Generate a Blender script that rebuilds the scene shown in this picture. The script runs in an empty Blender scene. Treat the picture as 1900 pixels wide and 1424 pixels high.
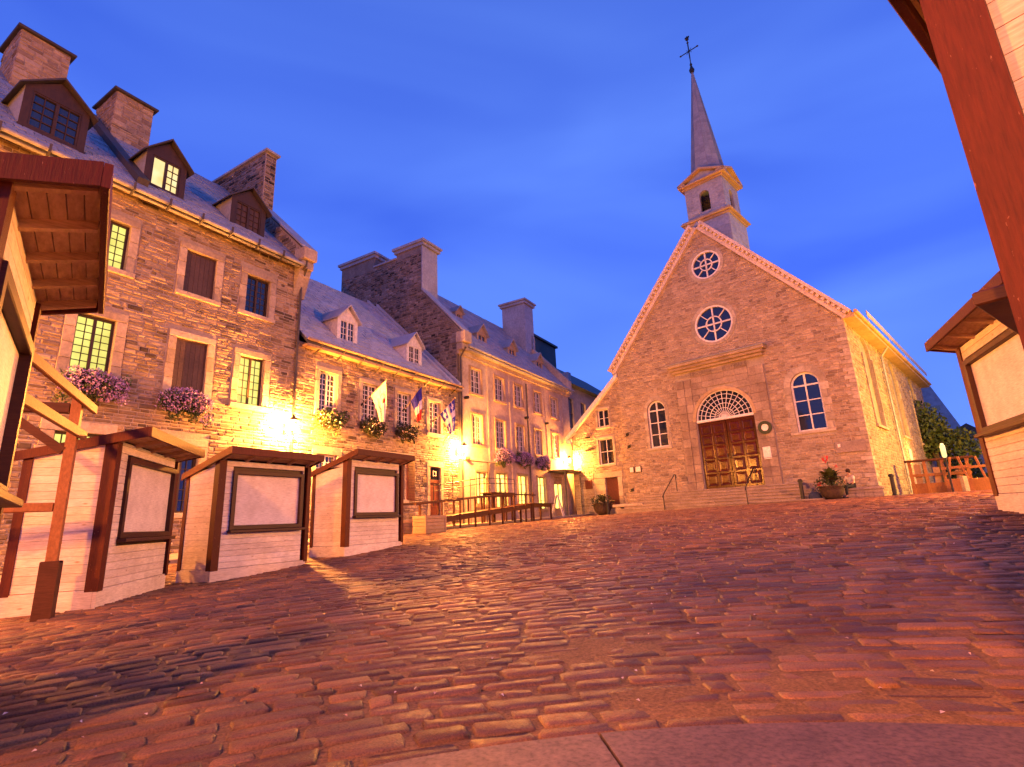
import bpy, math, random
import numpy as np
from mathutils import Vector, Matrix
from mathutils.geometry import tessellate_polygon
C = bpy.context.scene.collection
scn = bpy.context.scene
R = math.radians
def azv(a): return Vector((math.sin(R(a)), math.cos(R(a)), 0))

# ------------------------------------------------------------------ camera
EYE = Vector((0, 0, 0.9))
cam_d = bpy.data.cameras.new('camera'); cam = bpy.data.objects.new('camera', cam_d); C.objects.link(cam)
cam_d.sensor_width = 36; cam_d.lens = 980/1900*36; cam_d.clip_start = 0.05; cam_d.clip_end = 3000
pit, rol = R(14.404), R(-2.553)
f = Vector((0, math.cos(pit), math.sin(pit))); u0 = Vector((0, -math.sin(pit), math.cos(pit))); r0 = Vector((1, 0, 0))
X = math.cos(rol)*r0 + math.sin(rol)*u0; Y = -math.sin(rol)*r0 + math.cos(rol)*u0
cam.matrix_world = Matrix(((X.x, Y.x, -f.x, EYE.x), (X.y, Y.y, -f.y, EYE.y), (X.z, Y.z, -f.z, EYE.z), (0, 0, 0, 1)))
scn.camera = cam

# ------------------------------------------------------------------ dusk sky
w = bpy.data.worlds.new('World'); scn.world = w; w.use_nodes = True
nt = w.node_tree; nt.nodes.clear(); N = nt.nodes.new; L = nt.links.new
out = N('ShaderNodeOutputWorld'); bg = N('ShaderNodeBackground'); L(bg.outputs[0], out.inputs[0])
SUN_EL, SUN_AZ = 2.0, -150.0
sky = N('ShaderNodeTexSky'); sky.sky_type = 'NISHITA'; sky.sun_disc = False
sky.sun_elevation = R(SUN_EL); sky.sun_rotation = R(SUN_AZ)
tc = N('ShaderNodeTexCoord')
# dusk: the sky keeps its own blue, tinted by the camera's tungsten white balance
tint = N('ShaderNodeMix'); tint.data_type = 'RGBA'; tint.blend_type = 'MIX'; tint.inputs[0].default_value = 0.97
L(sky.outputs[0], tint.inputs[6])
mp = N('ShaderNodeMapping'); mp.inputs['Rotation'].default_value = (0.15, 0.25, 0.6); mp.inputs['Scale'].default_value = (0.9, 2.2, 3.4); mp.inputs['Location'].default_value = (4.582, -3.596, -4.764)
L(tc.outputs['Generated'], mp.inputs[0])
ns = N('ShaderNodeTexNoise'); ns.inputs['Scale'].default_value = 1.2; ns.inputs['Detail'].default_value = 3.5; ns.inputs['Roughness'].default_value = 0.42; ns.inputs['Distortion'].default_value = 0.6
L(mp.outputs[0], ns.inputs['Vector'])
cr = N('ShaderNodeValToRGB'); L(ns.outputs['Fac'], cr.inputs[0])
cr.color_ramp.elements[0].position = 0.28; cr.color_ramp.elements[0].color = (0.17, 0.50, 3.4, 1)
cr.color_ramp.elements[1].position = 0.78; cr.color_ramp.elements[1].color = (0.55, 1.2, 4.5, 1)
L(cr.outputs[0], tint.inputs[7])
sep = N('ShaderNodeSeparateXYZ'); L(tc.outputs['Generated'], sep.inputs[0])
mr = N('ShaderNodeMapRange'); mr.inputs[1].default_value = 0.0; mr.inputs[2].default_value = 0.95; mr.inputs[3].default_value = 1.12; mr.inputs[4].default_value = 0.54
L(sep.outputs['Z'], mr.inputs[0])
mul = N('ShaderNodeVectorMath'); mul.operation = 'SCALE'; L(tint.outputs[2], mul.inputs[0]); L(mr.outputs[0], mul.inputs['Scale'])
L(mul.outputs[0], bg.inputs[0]); bg.inputs[1].default_value = 0.15
sd = bpy.data.lights.new('sun', 'SUN'); so = bpy.data.objects.new('sun', sd); C.objects.link(so)
sd.energy = 0.03; sd.angle = R(25); sd.color = (0.7, 0.75, 1.0)
so.rotation_euler = (R(90-12), 0, R(-SUN_AZ+180))
scn.view_settings.view_transform = 'Standard'; scn.view_settings.look = 'None'
scn.view_settings.exposure = 1.1; scn.view_settings.gamma = 1.0; scn.view_settings.use_curve_mapping = False
scn.render.engine = 'CYCLES'

# ------------------------------------------------------------------ materials
MATS = {}
class MB_:
    def __init__(s, name):
        s.m = bpy.data.materials.new(name); s.m.use_nodes = True; s.t = s.m.node_tree
        s.b = s.t.nodes['Principled BSDF']; MATS[name] = s.m
    def n(s, typ, **k):
        o = s.t.nodes.new(typ)
        for a, v in k.items():
            if a in o.inputs.keys(): o.inputs[a].default_value = v
            else: setattr(o, a, v)
        return o
    def l(s, a, b): s.t.links.new(a, b)
    def noise(s, scale, detail=5, rough=.55, stretch=None):
        c = s.n('ShaderNodeTexCoord'); o = s.n('ShaderNodeTexNoise'); o.inputs['Scale'].default_value = scale
        o.inputs['Detail'].default_value = detail; o.inputs['Roughness'].default_value = rough
        if stretch:
            m = s.n('ShaderNodeMapping'); m.inputs['Scale'].default_value = stretch; s.l(c.outputs['Object'], m.inputs[0]); s.l(m.outputs[0], o.inputs['Vector'])
        else: s.l(c.outputs['Object'], o.inputs['Vector'])
        return o.outputs['Fac']
    def ramp(s, fac, cols):
        r = s.n('ShaderNodeValToRGB'); e = r.color_ramp.elements
        while len(e) < len(cols): e.new(0.5)
        for i, (p, c) in enumerate(cols): e[i].position = p; e[i].color = (*c, 1) if len(c) == 3 else c
        s.l(fac, r.inputs[0]); return r.outputs[0]
    def mix(s, a, b, fac=.5, mode='MULTIPLY'):
        m = s.n('ShaderNodeMix', data_type='RGBA', blend_type=mode)
        for i, v in ((0, fac), (6, a), (7, b)):
            if hasattr(v, 'links'): s.l(v, m.inputs[i])
            else: m.inputs[i].default_value = v
        return m.outputs[2]
    def bump(s, h, strength=.4, dist=.02):
        b = s.n('ShaderNodeBump'); b.inputs['Strength'].default_value = strength; b.inputs['Distance'].default_value = dist
        s.l(h, b.inputs['Height']); s.l(b.outputs[0], s.b.inputs['Normal'])
    def base(s, c): s.l(c, s.b.inputs['Base Color']) if hasattr(c, 'links') else setattr(s.b.inputs['Base Color'], 'default_value', (*c, 1))
    def set(s, **k):
        for a, v in k.items(): s.b.inputs[a.replace('_', ' ')].default_value = v
        return s
def tonemat(name, cols, rough=.85, nscale=9, bump=.5, dist=.02, stain=.5, stretch=None, spec=.3, rr=None, grit=0):
    m = MB_(name); a = m.n('ShaderNodeAttribute', attribute_name='tone')
    k = len(cols)-1
    c = m.ramp(a.outputs['Fac'], [(i/k, q) for i, q in enumerate(cols)])
    n1 = m.noise(nscale, 6, .65, stretch); n2 = m.noise(nscale*.12, 4, .6)
    c = m.mix(c, m.ramp(n1, [(.3, (.62, .62, .62)), (.7, (1.18, 1.15, 1.1))]), .8)
    c = m.mix(c, m.ramp(n2, [(.32, (.6, .56, .54)), (.62, (1.1, 1.1, 1.1))]), stain)
    m.base(c); m.set(Roughness=rough); m.b.inputs['Specular IOR Level'].default_value = spec
    if rr: m.l(m.ramp(n1, [(.3, (rr[0],)*3), (.7, (rr[1],)*3)]), m.b.inputs['Roughness'])
    m.bump(n1, bump, dist) if not grit else m.bump(m.mix(n1, m.noise(grit, 4, .7), .5, 'MIX'), bump, dist)
    if grit: g_ = m.ramp(m.noise(grit, 3, .6), [(.33, (.55, .5, .46)), (.5, (1, 1, 1)), (.72, (1.5, 1.4, 1.25))]); m.base(m.mix(c, g_, .8))
    return m.m
tonemat('rubble', [(.065, .045, .03), (.25, .185, .12), (.34, .265, .18), (.16, .115, .075), (.40, .32, .23), (.29, .205, .13)], stain=.7)
tonemat('rubble_grey', [(.025, .022, .02), (.20, .165, .15), (.28, .24, .21), (.08, .066, .06), (.33, .28, .25)], stain=.85)
tonemat('mortar', [(.30, .25, .20), (.36, .30, .25)], nscale=14, stain=.5)
tonemat('mortar_dark', [(.21, .17, .14), (.26, .215, .18)], nscale=14, stain=.7)
tonemat('church_stone', [(.25, .18, .125), (.38, .29, .205), (.31, .23, .165), (.42, .33, .24), (.19, .135, .10), (.36, .26, .18)], stain=.6)
tonemat('dressed_stone', [(.31, .25, .19), (.44, .37, .29)], nscale=12, bump=.4, stain=.6)
tonemat('portal_stone', [(.24, .175, .13), (.36, .28, .21)], nscale=12, bump=.4, stain=.7)
tonemat('cornice_paint', [(.50, .41, .35), (.58, .49, .42)], rough=.6, nscale=8, bump=.1, stain=.4)
tonemat('stucco', [(.46, .37, .28), (.50, .41, .31)], nscale=6, bump=.3, stain=.8)
tonemat('cobble', [(.10, .045, .025), (.26, .125, .060), (.17, .085, .046), (.34, .17, .072), (.21, .104, .050), (.12, .062, .040)], nscale=20, bump=.9, dist=.012, stain=.7, rr=(.38, .75), spec=.36, grit=120)
tonemat('ground_bed', [(.27, .15, .065), (.30, .17, .08)], nscale=30, bump=1.0, dist=.02, stain=.6, rough=.85, grit=70)
tonemat('granite', [(.15, .095, .085), (.18, .115, .10)], nscale=6, bump=.6, dist=.006, stain=.6, rough=.6, grit=42)
tonemat('step_stone', [(.26, .20, .17), (.33, .26, .22)], nscale=14, bump=.4, stain=.6)
tonemat('roof_tin', [(.27, .28, .31), (.31, .32, .35), (.36, .37, .39)], rough=.65, nscale=14, bump=.1, stain=.25, spec=.2)
tonemat('roof_light', [(.37, .38, .42), (.41, .42, .46), (.46, .47, .50)], rough=.65, nscale=14, bump=.1, stain=.25, spec=.2)
tonemat('roof_under', [(.07, .07, .08), (.09, .09, .10)], rough=.8)
tonemat('tin_clad', [(.27, .28, .31), (.34, .35, .38)], rough=.5, nscale=7, bump=.15, stain=.5, spec=.5)
tonemat('dark_metal', [(.05, .045, .045), (.07, .06, .06)], rough=.5, nscale=8, bump=.1)
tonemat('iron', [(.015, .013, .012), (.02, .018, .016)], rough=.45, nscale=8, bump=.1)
tonemat('white_paint', [(.62, .58, .55), (.70, .66, .62)], rough=.55, nscale=8, bump=.08, stain=.25)
tonemat('brown_paint', [(.038, .022, .013), (.052, .03, .017)], rough=.55, nscale=12, bump=.15, stretch=(1, 1, .25))
tonemat('shutter_brown', [(.065, .038, .03), (.085, .05, .038)], rough=.6, nscale=12, bump=.15)
tonemat('red_door', [(.09, .02, .015), (.12, .028, .02)], rough=.5, nscale=12, bump=.1)
tonemat('church_wood', [(.05, .008, .002), (.08, .014, .003)], rough=.2, nscale=10, bump=.3, dist=.004, stretch=(2, 2, .3), spec=.22)
tonemat('ochre_paint', [(.38, .27, .14), (.44, .32, .18)], rough=.6, nscale=8, bump=.1)
tonemat('black_rubber', [(.02, .02, .02), (.03, .03, .03)])
tonemat('terracotta', [(.05, .03, .022), (.07, .042, .03)], nscale=10)
tonemat('leaf', [(.02, .045, .012), (.05, .09, .022), (.09, .12, .035), (.035, .06, .02)], rough=.55, nscale=20, bump=.1, stain=.2)
tonemat('leaf_dark', [(.015, .025, .01), (.035, .05, .018), (.05, .045, .02)], rough=.55, nscale=20, bump=.1, stain=.2)
tonemat('leaf_canna', [(.05, .02, .015), (.05, .07, .02), (.08, .10, .03), (.09, .03, .02)], rough=.5, nscale=20, bump=.1, stain=.2)
tonemat('flower_purple', [(.24, .13, .34), (.45, .28, .55), (.55, .38, .60)], rough=.6, nscale=20, bump=.1, stain=.1)
tonemat('flower_white', [(.62, .50, .50), (.75, .66, .62), (.6, .3, .25)], rough=.6, nscale=20, bump=.1, stain=.1)
tonemat('flower_red', [(.45, .02, .03), (.55, .04, .04)], rough=.6, nscale=20, bump=.1, stain=.1)
tonemat('hill', [(.03, .04, .05), (.05, .06, .07)], rough=1)
tonemat('bark', [(.05, .035, .025), (.08, .06, .04)])
tonemat('dark_roof', [(.035, .045, .045), (.055, .065, .065)], rough=.6, nscale=3)
tonemat('grey_wall', [(.25, .23, .24), (.3, .28, .28)], nscale=3)
tonemat('distant_wall', [(.34, .34, .38), (.40, .40, .43)], nscale=1, bump=.05)
tonemat('skin', [(.42, .25, .18), (.46, .28, .2)], rough=.55, bump=.05, stain=.1)
tonemat('shirt', [(.62, .55, .42), (.66, .6, .46)], bump=.1, stain=.2)
tonemat('trousers', [(.015, .018, .03), (.02, .025, .04)], bump=.1, stain=.2)
tonemat('hair', [(.03, .015, .01), (.05, .02, .012)], bump=.1)
tonemat('bag_blue', [(.02, .03, .06), (.03, .04, .09)], bump=.1)
tonemat('notice', [(.75, .70, .6), (.8, .75, .65)], rough=.5, bump=.05, stain=.1)
tonemat('flag_cream', [(.66, .66, .52), (.70, .70, .56)], bump=.05, stain=.1)
tonemat('flag_blue', [(.035, .035, .34), (.05, .045, .4)], bump=.05, stain=.1)
tonemat('flag_white', [(.72, .70, .70), (.76, .74, .74)], bump=.05, stain=.1)
tonemat('flag_red', [(.55, .03, .02), (.6, .04, .03)], bump=.05, stain=.1)
tonemat('flag_grey', [(.35, .34, .30), (.4, .38, .34)], bump=.05, stain=.1)

def woodmat(name, cols, rough, knots=0, scratch=0, bump=.25, st=(1.2, 1.2, 16), spec=.3, grime=.5):
    m = MB_(name); a = m.n('ShaderNodeAttribute', attribute_name='tone')
    oi = m.n('ShaderNodeObjectInfo')
    ad = m.n('ShaderNodeMath', operation='ADD'); m.l(a.outputs['Fac'], ad.inputs[0]); m.l(oi.outputs['Random'], ad.inputs[1])
    fr = m.n('ShaderNodeMath', operation='FRACT'); m.l(ad.outputs[0], fr.inputs[0])
    k = len(cols)-1
    c = m.ramp(fr.outputs[0], [(i/k, q) for i, q in enumerate(cols)])
    g = m.noise(7, 7, .7, st); n2 = m.noise(2.6, 5, .65); m.b.inputs['Specular IOR Level'].default_value = spec
    c = m.mix(c, m.ramp(g, [(.3, (.58, .52, .44)), (.62, (1.1, 1.08, 1.04))]), .8)
    c = m.mix(c, m.ramp(n2, [(.3, (.60, .52, .44)), (.6, (1.06, 1.05, 1.03))]), grime)
    if knots:
        co = m.n('ShaderNodeTexCoord'); v = m.n('ShaderNodeTexVoronoi'); mpn = m.n('ShaderNodeMapping'); mpn.inputs['Scale'].default_value = (3.2, 3.2, 7.5)
        m.l(co.outputs['Object'], mpn.inputs[0]); m.l(mpn.outputs[0], v.inputs['Vector']); v.inputs['Scale'].default_value = 1.0
        c = m.mix(c, m.ramp(v.outputs['Distance'], [(.03, (.42, .26, .14)), (.12, (1, 1, 1))]), knots)
    if scratch:
        n3 = m.noise(60, 3, .6, (1, 1, .35))
        c = m.mix(c, m.ramp(n3, [(.68, (0, 0, 0)), (.73, (.30, .16, .09))]), scratch, 'ADD')
    m.base(c); m.set(Roughness=rough); m.bump(g, bump, .008); return m.m
woodmat('kiosk_plank', [(.66, .57, .46), (.76, .68, .56), (.70, .61, .49), (.78, .71, .60)], .6, knots=.75)
woodmat('kiosk_board', [(.74, .67, .58), (.76, .69, .60)], .6, bump=.05)
woodmat('kiosk_red', [(.085, .015, .004), (.11, .02, .006)], .55, scratch=.6, st=(14, 14, 1.0), spec=.2, bump=.5)
woodmat('kiosk_brown', [(.05, .018, .009), (.07, .025, .012)], .5, spec=.25)
woodmat('soffit', [(.52, .33, .19), (.60, .40, .24)], .6)
woodmat('raw_timber', [(.25, .10, .03), (.31, .13, .04)], .6, st=(5, 5, 3), bump=.5)
woodmat('deck_timber', [(.07, .025, .012), (.10, .036, .016)], .6, spec=.2)
woodmat('old_board', [(.36, .24, .13), (.44, .30, .17)], .7)

m = MB_('glass_dark'); m.set(Roughness=.06); m.base((.012, .014, .02)); m.b.inputs['Specular IOR Level'].default_value = .9; m.bump(m.noise(1.5, 2), .12, .02)
m = MB_('glass_blue'); m.set(Roughness=.05); m.base((.01, .014, .03)); m.b.inputs['IOR'].default_value = 1.65; m.bump(m.noise(1.2, 2), .08, .02)
def emat(name, ca, cb, s, sc=2.5):
    m = MB_(name); c = m.ramp(m.noise(sc, 3), [(.3, ca), (.7, cb)]); m.base((.06, .06, .05)); m.l(c, m.b.inputs['Emission Color']); m.b.inputs['Emission Strength'].default_value = s; m.set(Roughness=.15)
emat('lit_green', (.72, .66, .09), (1.0, .90, .18), .52)
emat('lit_warm', (1, .66, .2), (1, .85, .42), .55)
emat('lit_shop', (1, .66, .08), (1, .80, .18), 1.5)
emat('lantern_glow', (1, .60, .22), (1, .66, .28), 42)
emat('lantern_far', (1, .72, .25), (1, .78, .3), .7)
def M_(n): return MATS[n]

# ------------------------------------------------------------------ mesh helpers
class Fr:   # a local frame: x along azimuth ax, y inward (optionally skewed)
    def __init__(s, o, ax, ay=None):
        s.o = Vector(o); s.ax = ax; sk = 0 if ay is None else R(ay-(ax-90)); s.sx, s.cy = math.sin(sk), math.cos(sk)
        s.dx = azv(ax); s.dy = azv(ax-90)
    def loc(s, p): return (p[0]+s.sx*p[1], p[1]*s.cy, p[2])
    def w(s, x, y, z): q = s.loc((x, y, z)); return s.o + s.dx*q[0] + s.dy*q[1] + Vector((0, 0, q[2]))
ID = Fr((0, 0, 0), 90)
class MB:
    def __init__(s): s.v = []; s.f = []; s.t = []; s.m = []
    def add(s, vs, fs, tone=.5, m=0):
        o = len(s.v); s.v += [tuple(v) for v in vs]
        for q in fs: s.f.append([i+o for i in q]); s.t.append(tone); s.m.append(m)
        return s
    def box(s, x0, y0, z0, x1, y1, z1, tone=.5, m=0):
        v = [(x0, y0, z0), (x1, y0, z0), (x1, y1, z0), (x0, y1, z0), (x0, y0, z1), (x1, y0, z1), (x1, y1, z1), (x0, y1, z1)]
        return s.add(v, [(0, 3, 2, 1), (4, 5, 6, 7), (0, 1, 5, 4), (1, 2, 6, 5), (2, 3, 7, 6), (3, 0, 4, 7)], tone, m)
    def bbox(s, x0, y0, z0, x1, y1, z1, b=.008, tone=.5, m=0):   # chamfered box (front/top edges)
        v = []
        for z, i in ((z0, b), (z0+b, 0), (z1-b, 0), (z1, b)):
            v += [(x0+i, y0+i, z), (x1-i, y0+i, z), (x1-i, y1-i, z), (x0+i, y1-i, z)]
        fs = [(3, 2, 1, 0), (12, 13, 14, 15)]
        for k in range(3):
            for j in range(4): a = k*4+j; c = k*4+(j+1) % 4; fs.append((a, c, c+4, a+4))
        return s.add(v, fs, tone, m)
    def prism(s, poly, a0, a1, fn, tone=.5, m=0):   # poly in 2-D, fn(p,q,a)->xyz
        n = len(poly); v = [fn(p[0], p[1], a0) for p in poly]+[fn(p[0], p[1], a1) for p in poly]
        return s.add(v, [list(range(n))[::-1], list(range(n, 2*n))]+[(i, (i+1) % n, n+(i+1) % n, n+i) for i in range(n)], tone, m)
    def beam(s, p0, p1, w_, h_, tone=.5, m=0, up=(0, 0, 1)):
        p0 = Vector(p0); p1 = Vector(p1); d = (p1-p0).normalized(); sd_ = d.cross(Vector(up))
        if sd_.length < 1e-4: sd_ = d.cross(Vector((0, 1, 0)))
        sd_.normalize(); u = sd_.cross(d); v = []
        for p in (p0, p1):
            for a, b in ((-1, -1), (1, -1), (1, 1), (-1, 1)): v.append(p+sd_*a*w_/2+u*b*h_/2)
        return s.add(v, [(3, 2, 1, 0), (4, 5, 6, 7), (0, 1, 5, 4), (1, 2, 6, 5), (2, 3, 7, 6), (3, 0, 4, 7)], tone, m)
    def cyl(s, p0, p1, r0_, r1_=None, n=8, tone=.5, m=0):
        r1_ = r0_ if r1_ is None else r1_
        p0 = Vector(p0); p1 = Vector(p1); d = (p1-p0).normalized(); a = d.cross(Vector((.3, .5, .8))).normalized(); b = d.cross(a); v = []
        for p, r_ in ((p0, r0_), (p1, r1_)):
            for i in range(n): t = 2*math.pi*i/n; v.append(p+(a*math.cos(t)+b*math.sin(t))*r_)
        return s.add(v, [list(range(n))[::-1], list(range(n, 2*n))]+[(i, (i+1) % n, n+(i+1) % n, n+i) for i in range(n)], tone, m)
    def tube(s, pts, r_, n=6, tone=.5, m=0):
        for a, b in zip(pts, pts[1:]): s.cyl(a, b, r_, r_, n, tone, m)
        return s
    def lathe(s, prof, o=(0, 0, 0), n=12, tone=.5, m=0):
        v = []; fs = []
        for r_, z in prof:
            for i in range(n): t = 2*math.pi*i/n; v.append((o[0]+r_*math.cos(t), o[1]+r_*math.sin(t), o[2]+z))
        for k in range(len(prof)-1):
            for i in range(n): fs.append((k*n+i, k*n+(i+1) % n, (k+1)*n+(i+1) % n, (k+1)*n+i))
        fs.append(list(range(n))[::-1]); fs.append(list(range((len(prof)-1)*n, len(prof)*n)))
        return s.add(v, fs, tone, m)
    def ring(s, c, r0_, r1_, y0, y1, n=28, a0=0, a1=360, tone=.5, m=0):   # annulus in the xz plane
        v = []; full = abs(a1-a0) >= 360; k = n if full else n+1
        for i in range(k):
            t = R(a0+(a1-a0)*i/n)
            for r_, y in ((r0_, y0), (r1_, y0), (r1_, y1), (r0_, y1)): v.append((c[0]+r_*math.cos(t), y, c[1]+r_*math.sin(t)))
        fs = []
        for i in range(n):
            a = i*4; b = ((i+1) % k)*4
            for j in range(4): fs.append((a+j, a+(j+1) % 4, b+(j+1) % 4, b+j))
        return s.add(v, fs, tone, m)
    def obj(s, name, mats, parent=None, fr=ID, smooth=False, label=None, kind=None):
        me = bpy.data.meshes.new(name); me.from_pydata([fr.loc(v) for v in s.v] if fr is not ID else s.v, [], s.f)
        mats = [mats] if isinstance(mats, str) else mats
        for q in mats: me.materials.append(M_(q))
        if len(mats) > 1: me.polygons.foreach_set('material_index', s.m)
        at = me.attributes.new('tone', 'FLOAT', 'FACE'); at.data.foreach_set('value', s.t)
        if smooth: me.polygons.foreach_set('use_smooth', [True]*len(s.f))
        o = bpy.data.objects.new(name, me); C.objects.link(o)
        if parent: o.parent = parent
        if label: o['label'] = label
        if kind: o['kind'] = kind
        return o
def tag(o, label, cat, group=None):
    o['label'] = label; o['category'] = cat
    if group: o['group'] = group
    return o
def thing(name, label, cat, loc=(0, 0, 0), rz=0, group=None):
    o = bpy.data.objects.new(name, None); C.objects.link(o); o.location = loc; o.rotation_euler = (0, 0, rz); o.empty_display_size = .2
    return tag(o, label, cat, group)
def frthing(name, label, cat, fr, group=None): return thing(name, label, cat, fr.o, R(90-fr.ax), group)

# pieces: stones, tiles, cobbles. mp_(u,v,n) maps to local coordinates
def stone(mb, mp_, u0_, u1_, v0_, v1_, pr, bv, rng, tone, j=.25):
    h = min(v1_-v0_, u1_-u0_); q = h*j
    def J(a): return a+rng.uniform(-q, q)*.5
    a = [(u0_, v0_), (u1_, v0_), (u1_, v1_), (u0_, v1_)]
    b = [(u0_+bv+abs(J(0)), v0_+bv+abs(J(0))), (u1_-bv-abs(J(0)), v0_+bv+abs(J(0))), (u1_-bv-abs(J(0)), v1_-bv-abs(J(0))), (u0_+bv+abs(J(0)), v1_-bv-abs(J(0)))]
    mb.add([mp_(p[0], p[1], -.005) for p in a]+[mp_(p[0], p[1], pr*rng.uniform(.75, 1.15)) for p in b],
           [(4, 5, 6, 7), (0, 1, 5, 4), (1, 2, 6, 5), (2, 3, 7, 6), (3, 0, 4, 7)], tone)
def pieces(name, rects, mp_, mat, parent, fr, pr=(.012, .036), bv=.012, j=.3, nmax=300, seed=1, tonefn=None, label=None):
    rng = random.Random(seed)
    def key(r_):
        p = fr.w(*mp_((r_[0]+r_[1])/2, (r_[2]+r_[3])/2, 0)); d = p-EYE
        if d.dot(f) < .3: return 0
        xx = d.dot(X)/d.dot(f)*980; yy = d.dot(Y)/d.dot(f)*980
        if abs(xx) > 960 or abs(yy) > 722: return 0
        return (r_[1]-r_[0])*(r_[3]-r_[2])/d.length_squared
    rects = sorted(rects, key=key, reverse=True); rest = MB()
    for i, r_ in enumerate(rects):
        tone = rng.random() if tonefn is None else tonefn(r_, rng)
        if i < nmax and key(r_) > 0:
            mb = MB(); stone(mb, mp_, *r_, rng.uniform(*pr), bv, rng, tone, j); mb.obj(name, mat, parent, fr)
        else: stone(rest, mp_, *r_, rng.uniform(*pr), bv, rng, tone, j)
    if rest.f: rest.obj(name, mat, parent, fr, kind='stuff')
def poly_iv(poly, z0, z1):   # x-interval of a convex polygon over a band
    lo, hi = -1e9, 1e9
    for z in (z0, z1):
        xs = []
        for (xa, za), (xb, zb) in zip(poly, poly[1:]+poly[:1]):
            if (za-z)*(zb-z) <= 0 and abs(za-zb) > 1e-9: xs.append(xa+(xb-xa)*(z-za)/(zb-za))
            elif abs(za-z) < 1e-6: xs.append(xa)
        if not xs: return None
        lo = max(lo, min(xs)); hi = min(hi, max(xs))
    return (lo, hi) if hi > lo else None
def hole_iv(h, z0, z1, mg):
    if h[0] == 'r':
        _, a, b, c, d = h
        return (a-mg, b+mg) if z1 > c-mg and z0 < d+mg else None
    if h[0] == 'c':
        _, cx, cz, r_ = h; r_ += mg; dz = 0 if z0 <= cz <= z1 else min(abs(z0-cz), abs(z1-cz))
        if dz >= r_: return None
        q = math.sqrt(r_*r_-dz*dz); return (cx-q, cx+q)
    if h[0] == 'a':
        _, a, b, c, zs = h; r_ = (b-a)/2+mg
        if z1 <= c-mg or z0 >= zs+r_: return None
        dz = max(0, z0-zs); q = math.sqrt(max(0, r_*r_-dz*dz)); cx = (a+b)/2; return (cx-q, cx+q)
def hole_poly(h, n=20):
    if h[0] == 'r': _, a, b, c, d = h; return [(a, c), (b, c), (b, d), (a, d)]
    if h[0] == 'c': _, cx, cz, r_ = h; return [(cx+r_*math.cos(2*math.pi*i/n), cz+r_*math.sin(2*math.pi*i/n)) for i in range(n)]
    _, a, b, c, zs = h; r_ = (b-a)/2; return [(a, c), (b, c)]+[((a+b)/2+r_*math.cos(math.pi*i/n), zs+r_*math.sin(math.pi*i/n)) for i in range(n+1)]
def courses(poly, holes, hr, lr, seed, mg=.02, gap=.012, lean=0):
    rng = random.Random(seed); zs = [p[1] for p in poly]; z = min(zs); res = []; zt = max(zs)
    while z < zt-.04:
        h = rng.uniform(*hr); z1 = min(z+h, zt); iv = poly_iv(poly, z+.001, z1-.001)
        if iv:
            segs = [iv]
            for ho in holes:
                hv = hole_iv(ho, z, z1, mg)
                if not hv: continue
                ns_ = []
                for a, b in segs:
                    if hv[1] <= a or hv[0] >= b: ns_.append((a, b)); continue
                    if hv[0] > a: ns_.append((a, hv[0]))
                    if hv[1] < b: ns_.append((hv[1], b))
                segs = ns_
            for a, b in segs:
                x = a
                while b-x > .03:
                    l_ = rng.uniform(*lr)
                    if b-x-l_ < lr[0]*.6: l_ = b-x
                    x1 = min(x+l_, b)
                    if rng.random() < .12 and z1-z > .13 and lean == 0:
                        zm = (z+z1)/2; res.append((x+gap/2, x1-gap/2, z+gap/2, zm-gap/2)); res.append((x+gap/2, x1-gap/2, zm+gap/2, z1-gap/2))
                    else: res.append((x+gap/2, x1-gap/2, z+gap/2, z1-gap/2))
                    x = x1
        z = z1
    return res
def wall(mb, poly, holes, fn, depth=.2, tone=.5):   # sheet with openings + reveals; fn(p,q,d)
    loops = [[Vector((p[0], p[1], 0)) for p in poly]]+[[Vector((p[0], p[1], 0)) for p in hole_poly(h)] for h in holes]
    flat = [p for l_ in loops for p in l_]; tr = tessellate_polygon(loops)
    mb.add([fn(p.x, p.y, 0) for p in flat], [tuple(t) for t in tr], tone)
    for h in holes:
        q = hole_poly(h); n = len(q)
        mb.add([fn(p[0], p[1], 0) for p in q]+[fn(p[0], p[1], depth) for p in q], [(i, (i+1) % n, n+(i+1) % n, n+i) for i in range(n)], tone)
rnd = random.Random(7)

# ------------------------------------------------------------------ ground heights
GP = np.array([(0, 0, .08), (0, 3, .1), (-3, 3, .08), (3, 2.5, .18), (-2, -6, 0), (6, -5, .2), (1.5, 2.2, .1), (-.8, 2.1, .1), (6.5, 7.3, .73), (9, 4, .75), (-5.1, 6.8, .08), (-5.5, 8.6, .08),
    (-5.2, 6.2, .05), (-5.2, 9.5, .07), (-4.3, 11.2, .2), (-3.85, 12.3, .25), (-3.2, 14.2, .38), (-12, 9, -.1), (-9, 15, .25), (-3, 22, .6), (0, 27, .72), (4, 33, .86), (-14, 0, -.2), (0, 8, .32), (3, 12, .58), (1, 18, .6), (8, 18, .92),
    (7, 34, .95), (11, 29.5, 1.08), (17, 25, 1.18), (18, 20, 1.18), (25, 25, 1.2), (27, 33, 1.22), (40, 40, 1.25), (30, 10, 1.1), (40, -10, 1), (-30, -20, -.2), (-30, 40, .6), (10, 60, 1.1), (0, -30, 0)], float)
def _k(a, b): return np.sqrt(((a[:, None, :]-b[None, :, :])**2).sum(-1)+1.0)
_A = _k(GP[:, :2], GP[:, :2])-np.sqrt(1.0); _n = len(GP)
_P = np.ones((_n, 1)); _S = np.block([[_A-np.eye(_n)*.05, _P], [_P.T, np.zeros((1, 1))]]); _W = np.linalg.solve(_S, np.append(GP[:, 2], 0))
def gz(p):
    p = np.atleast_2d(np.array(p, float)); r_ = (_k(p, GP[:, :2])-1.0)@_W[:-1]+_W[-1]
    return np.clip(r_, -.4, 1.28)
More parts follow.
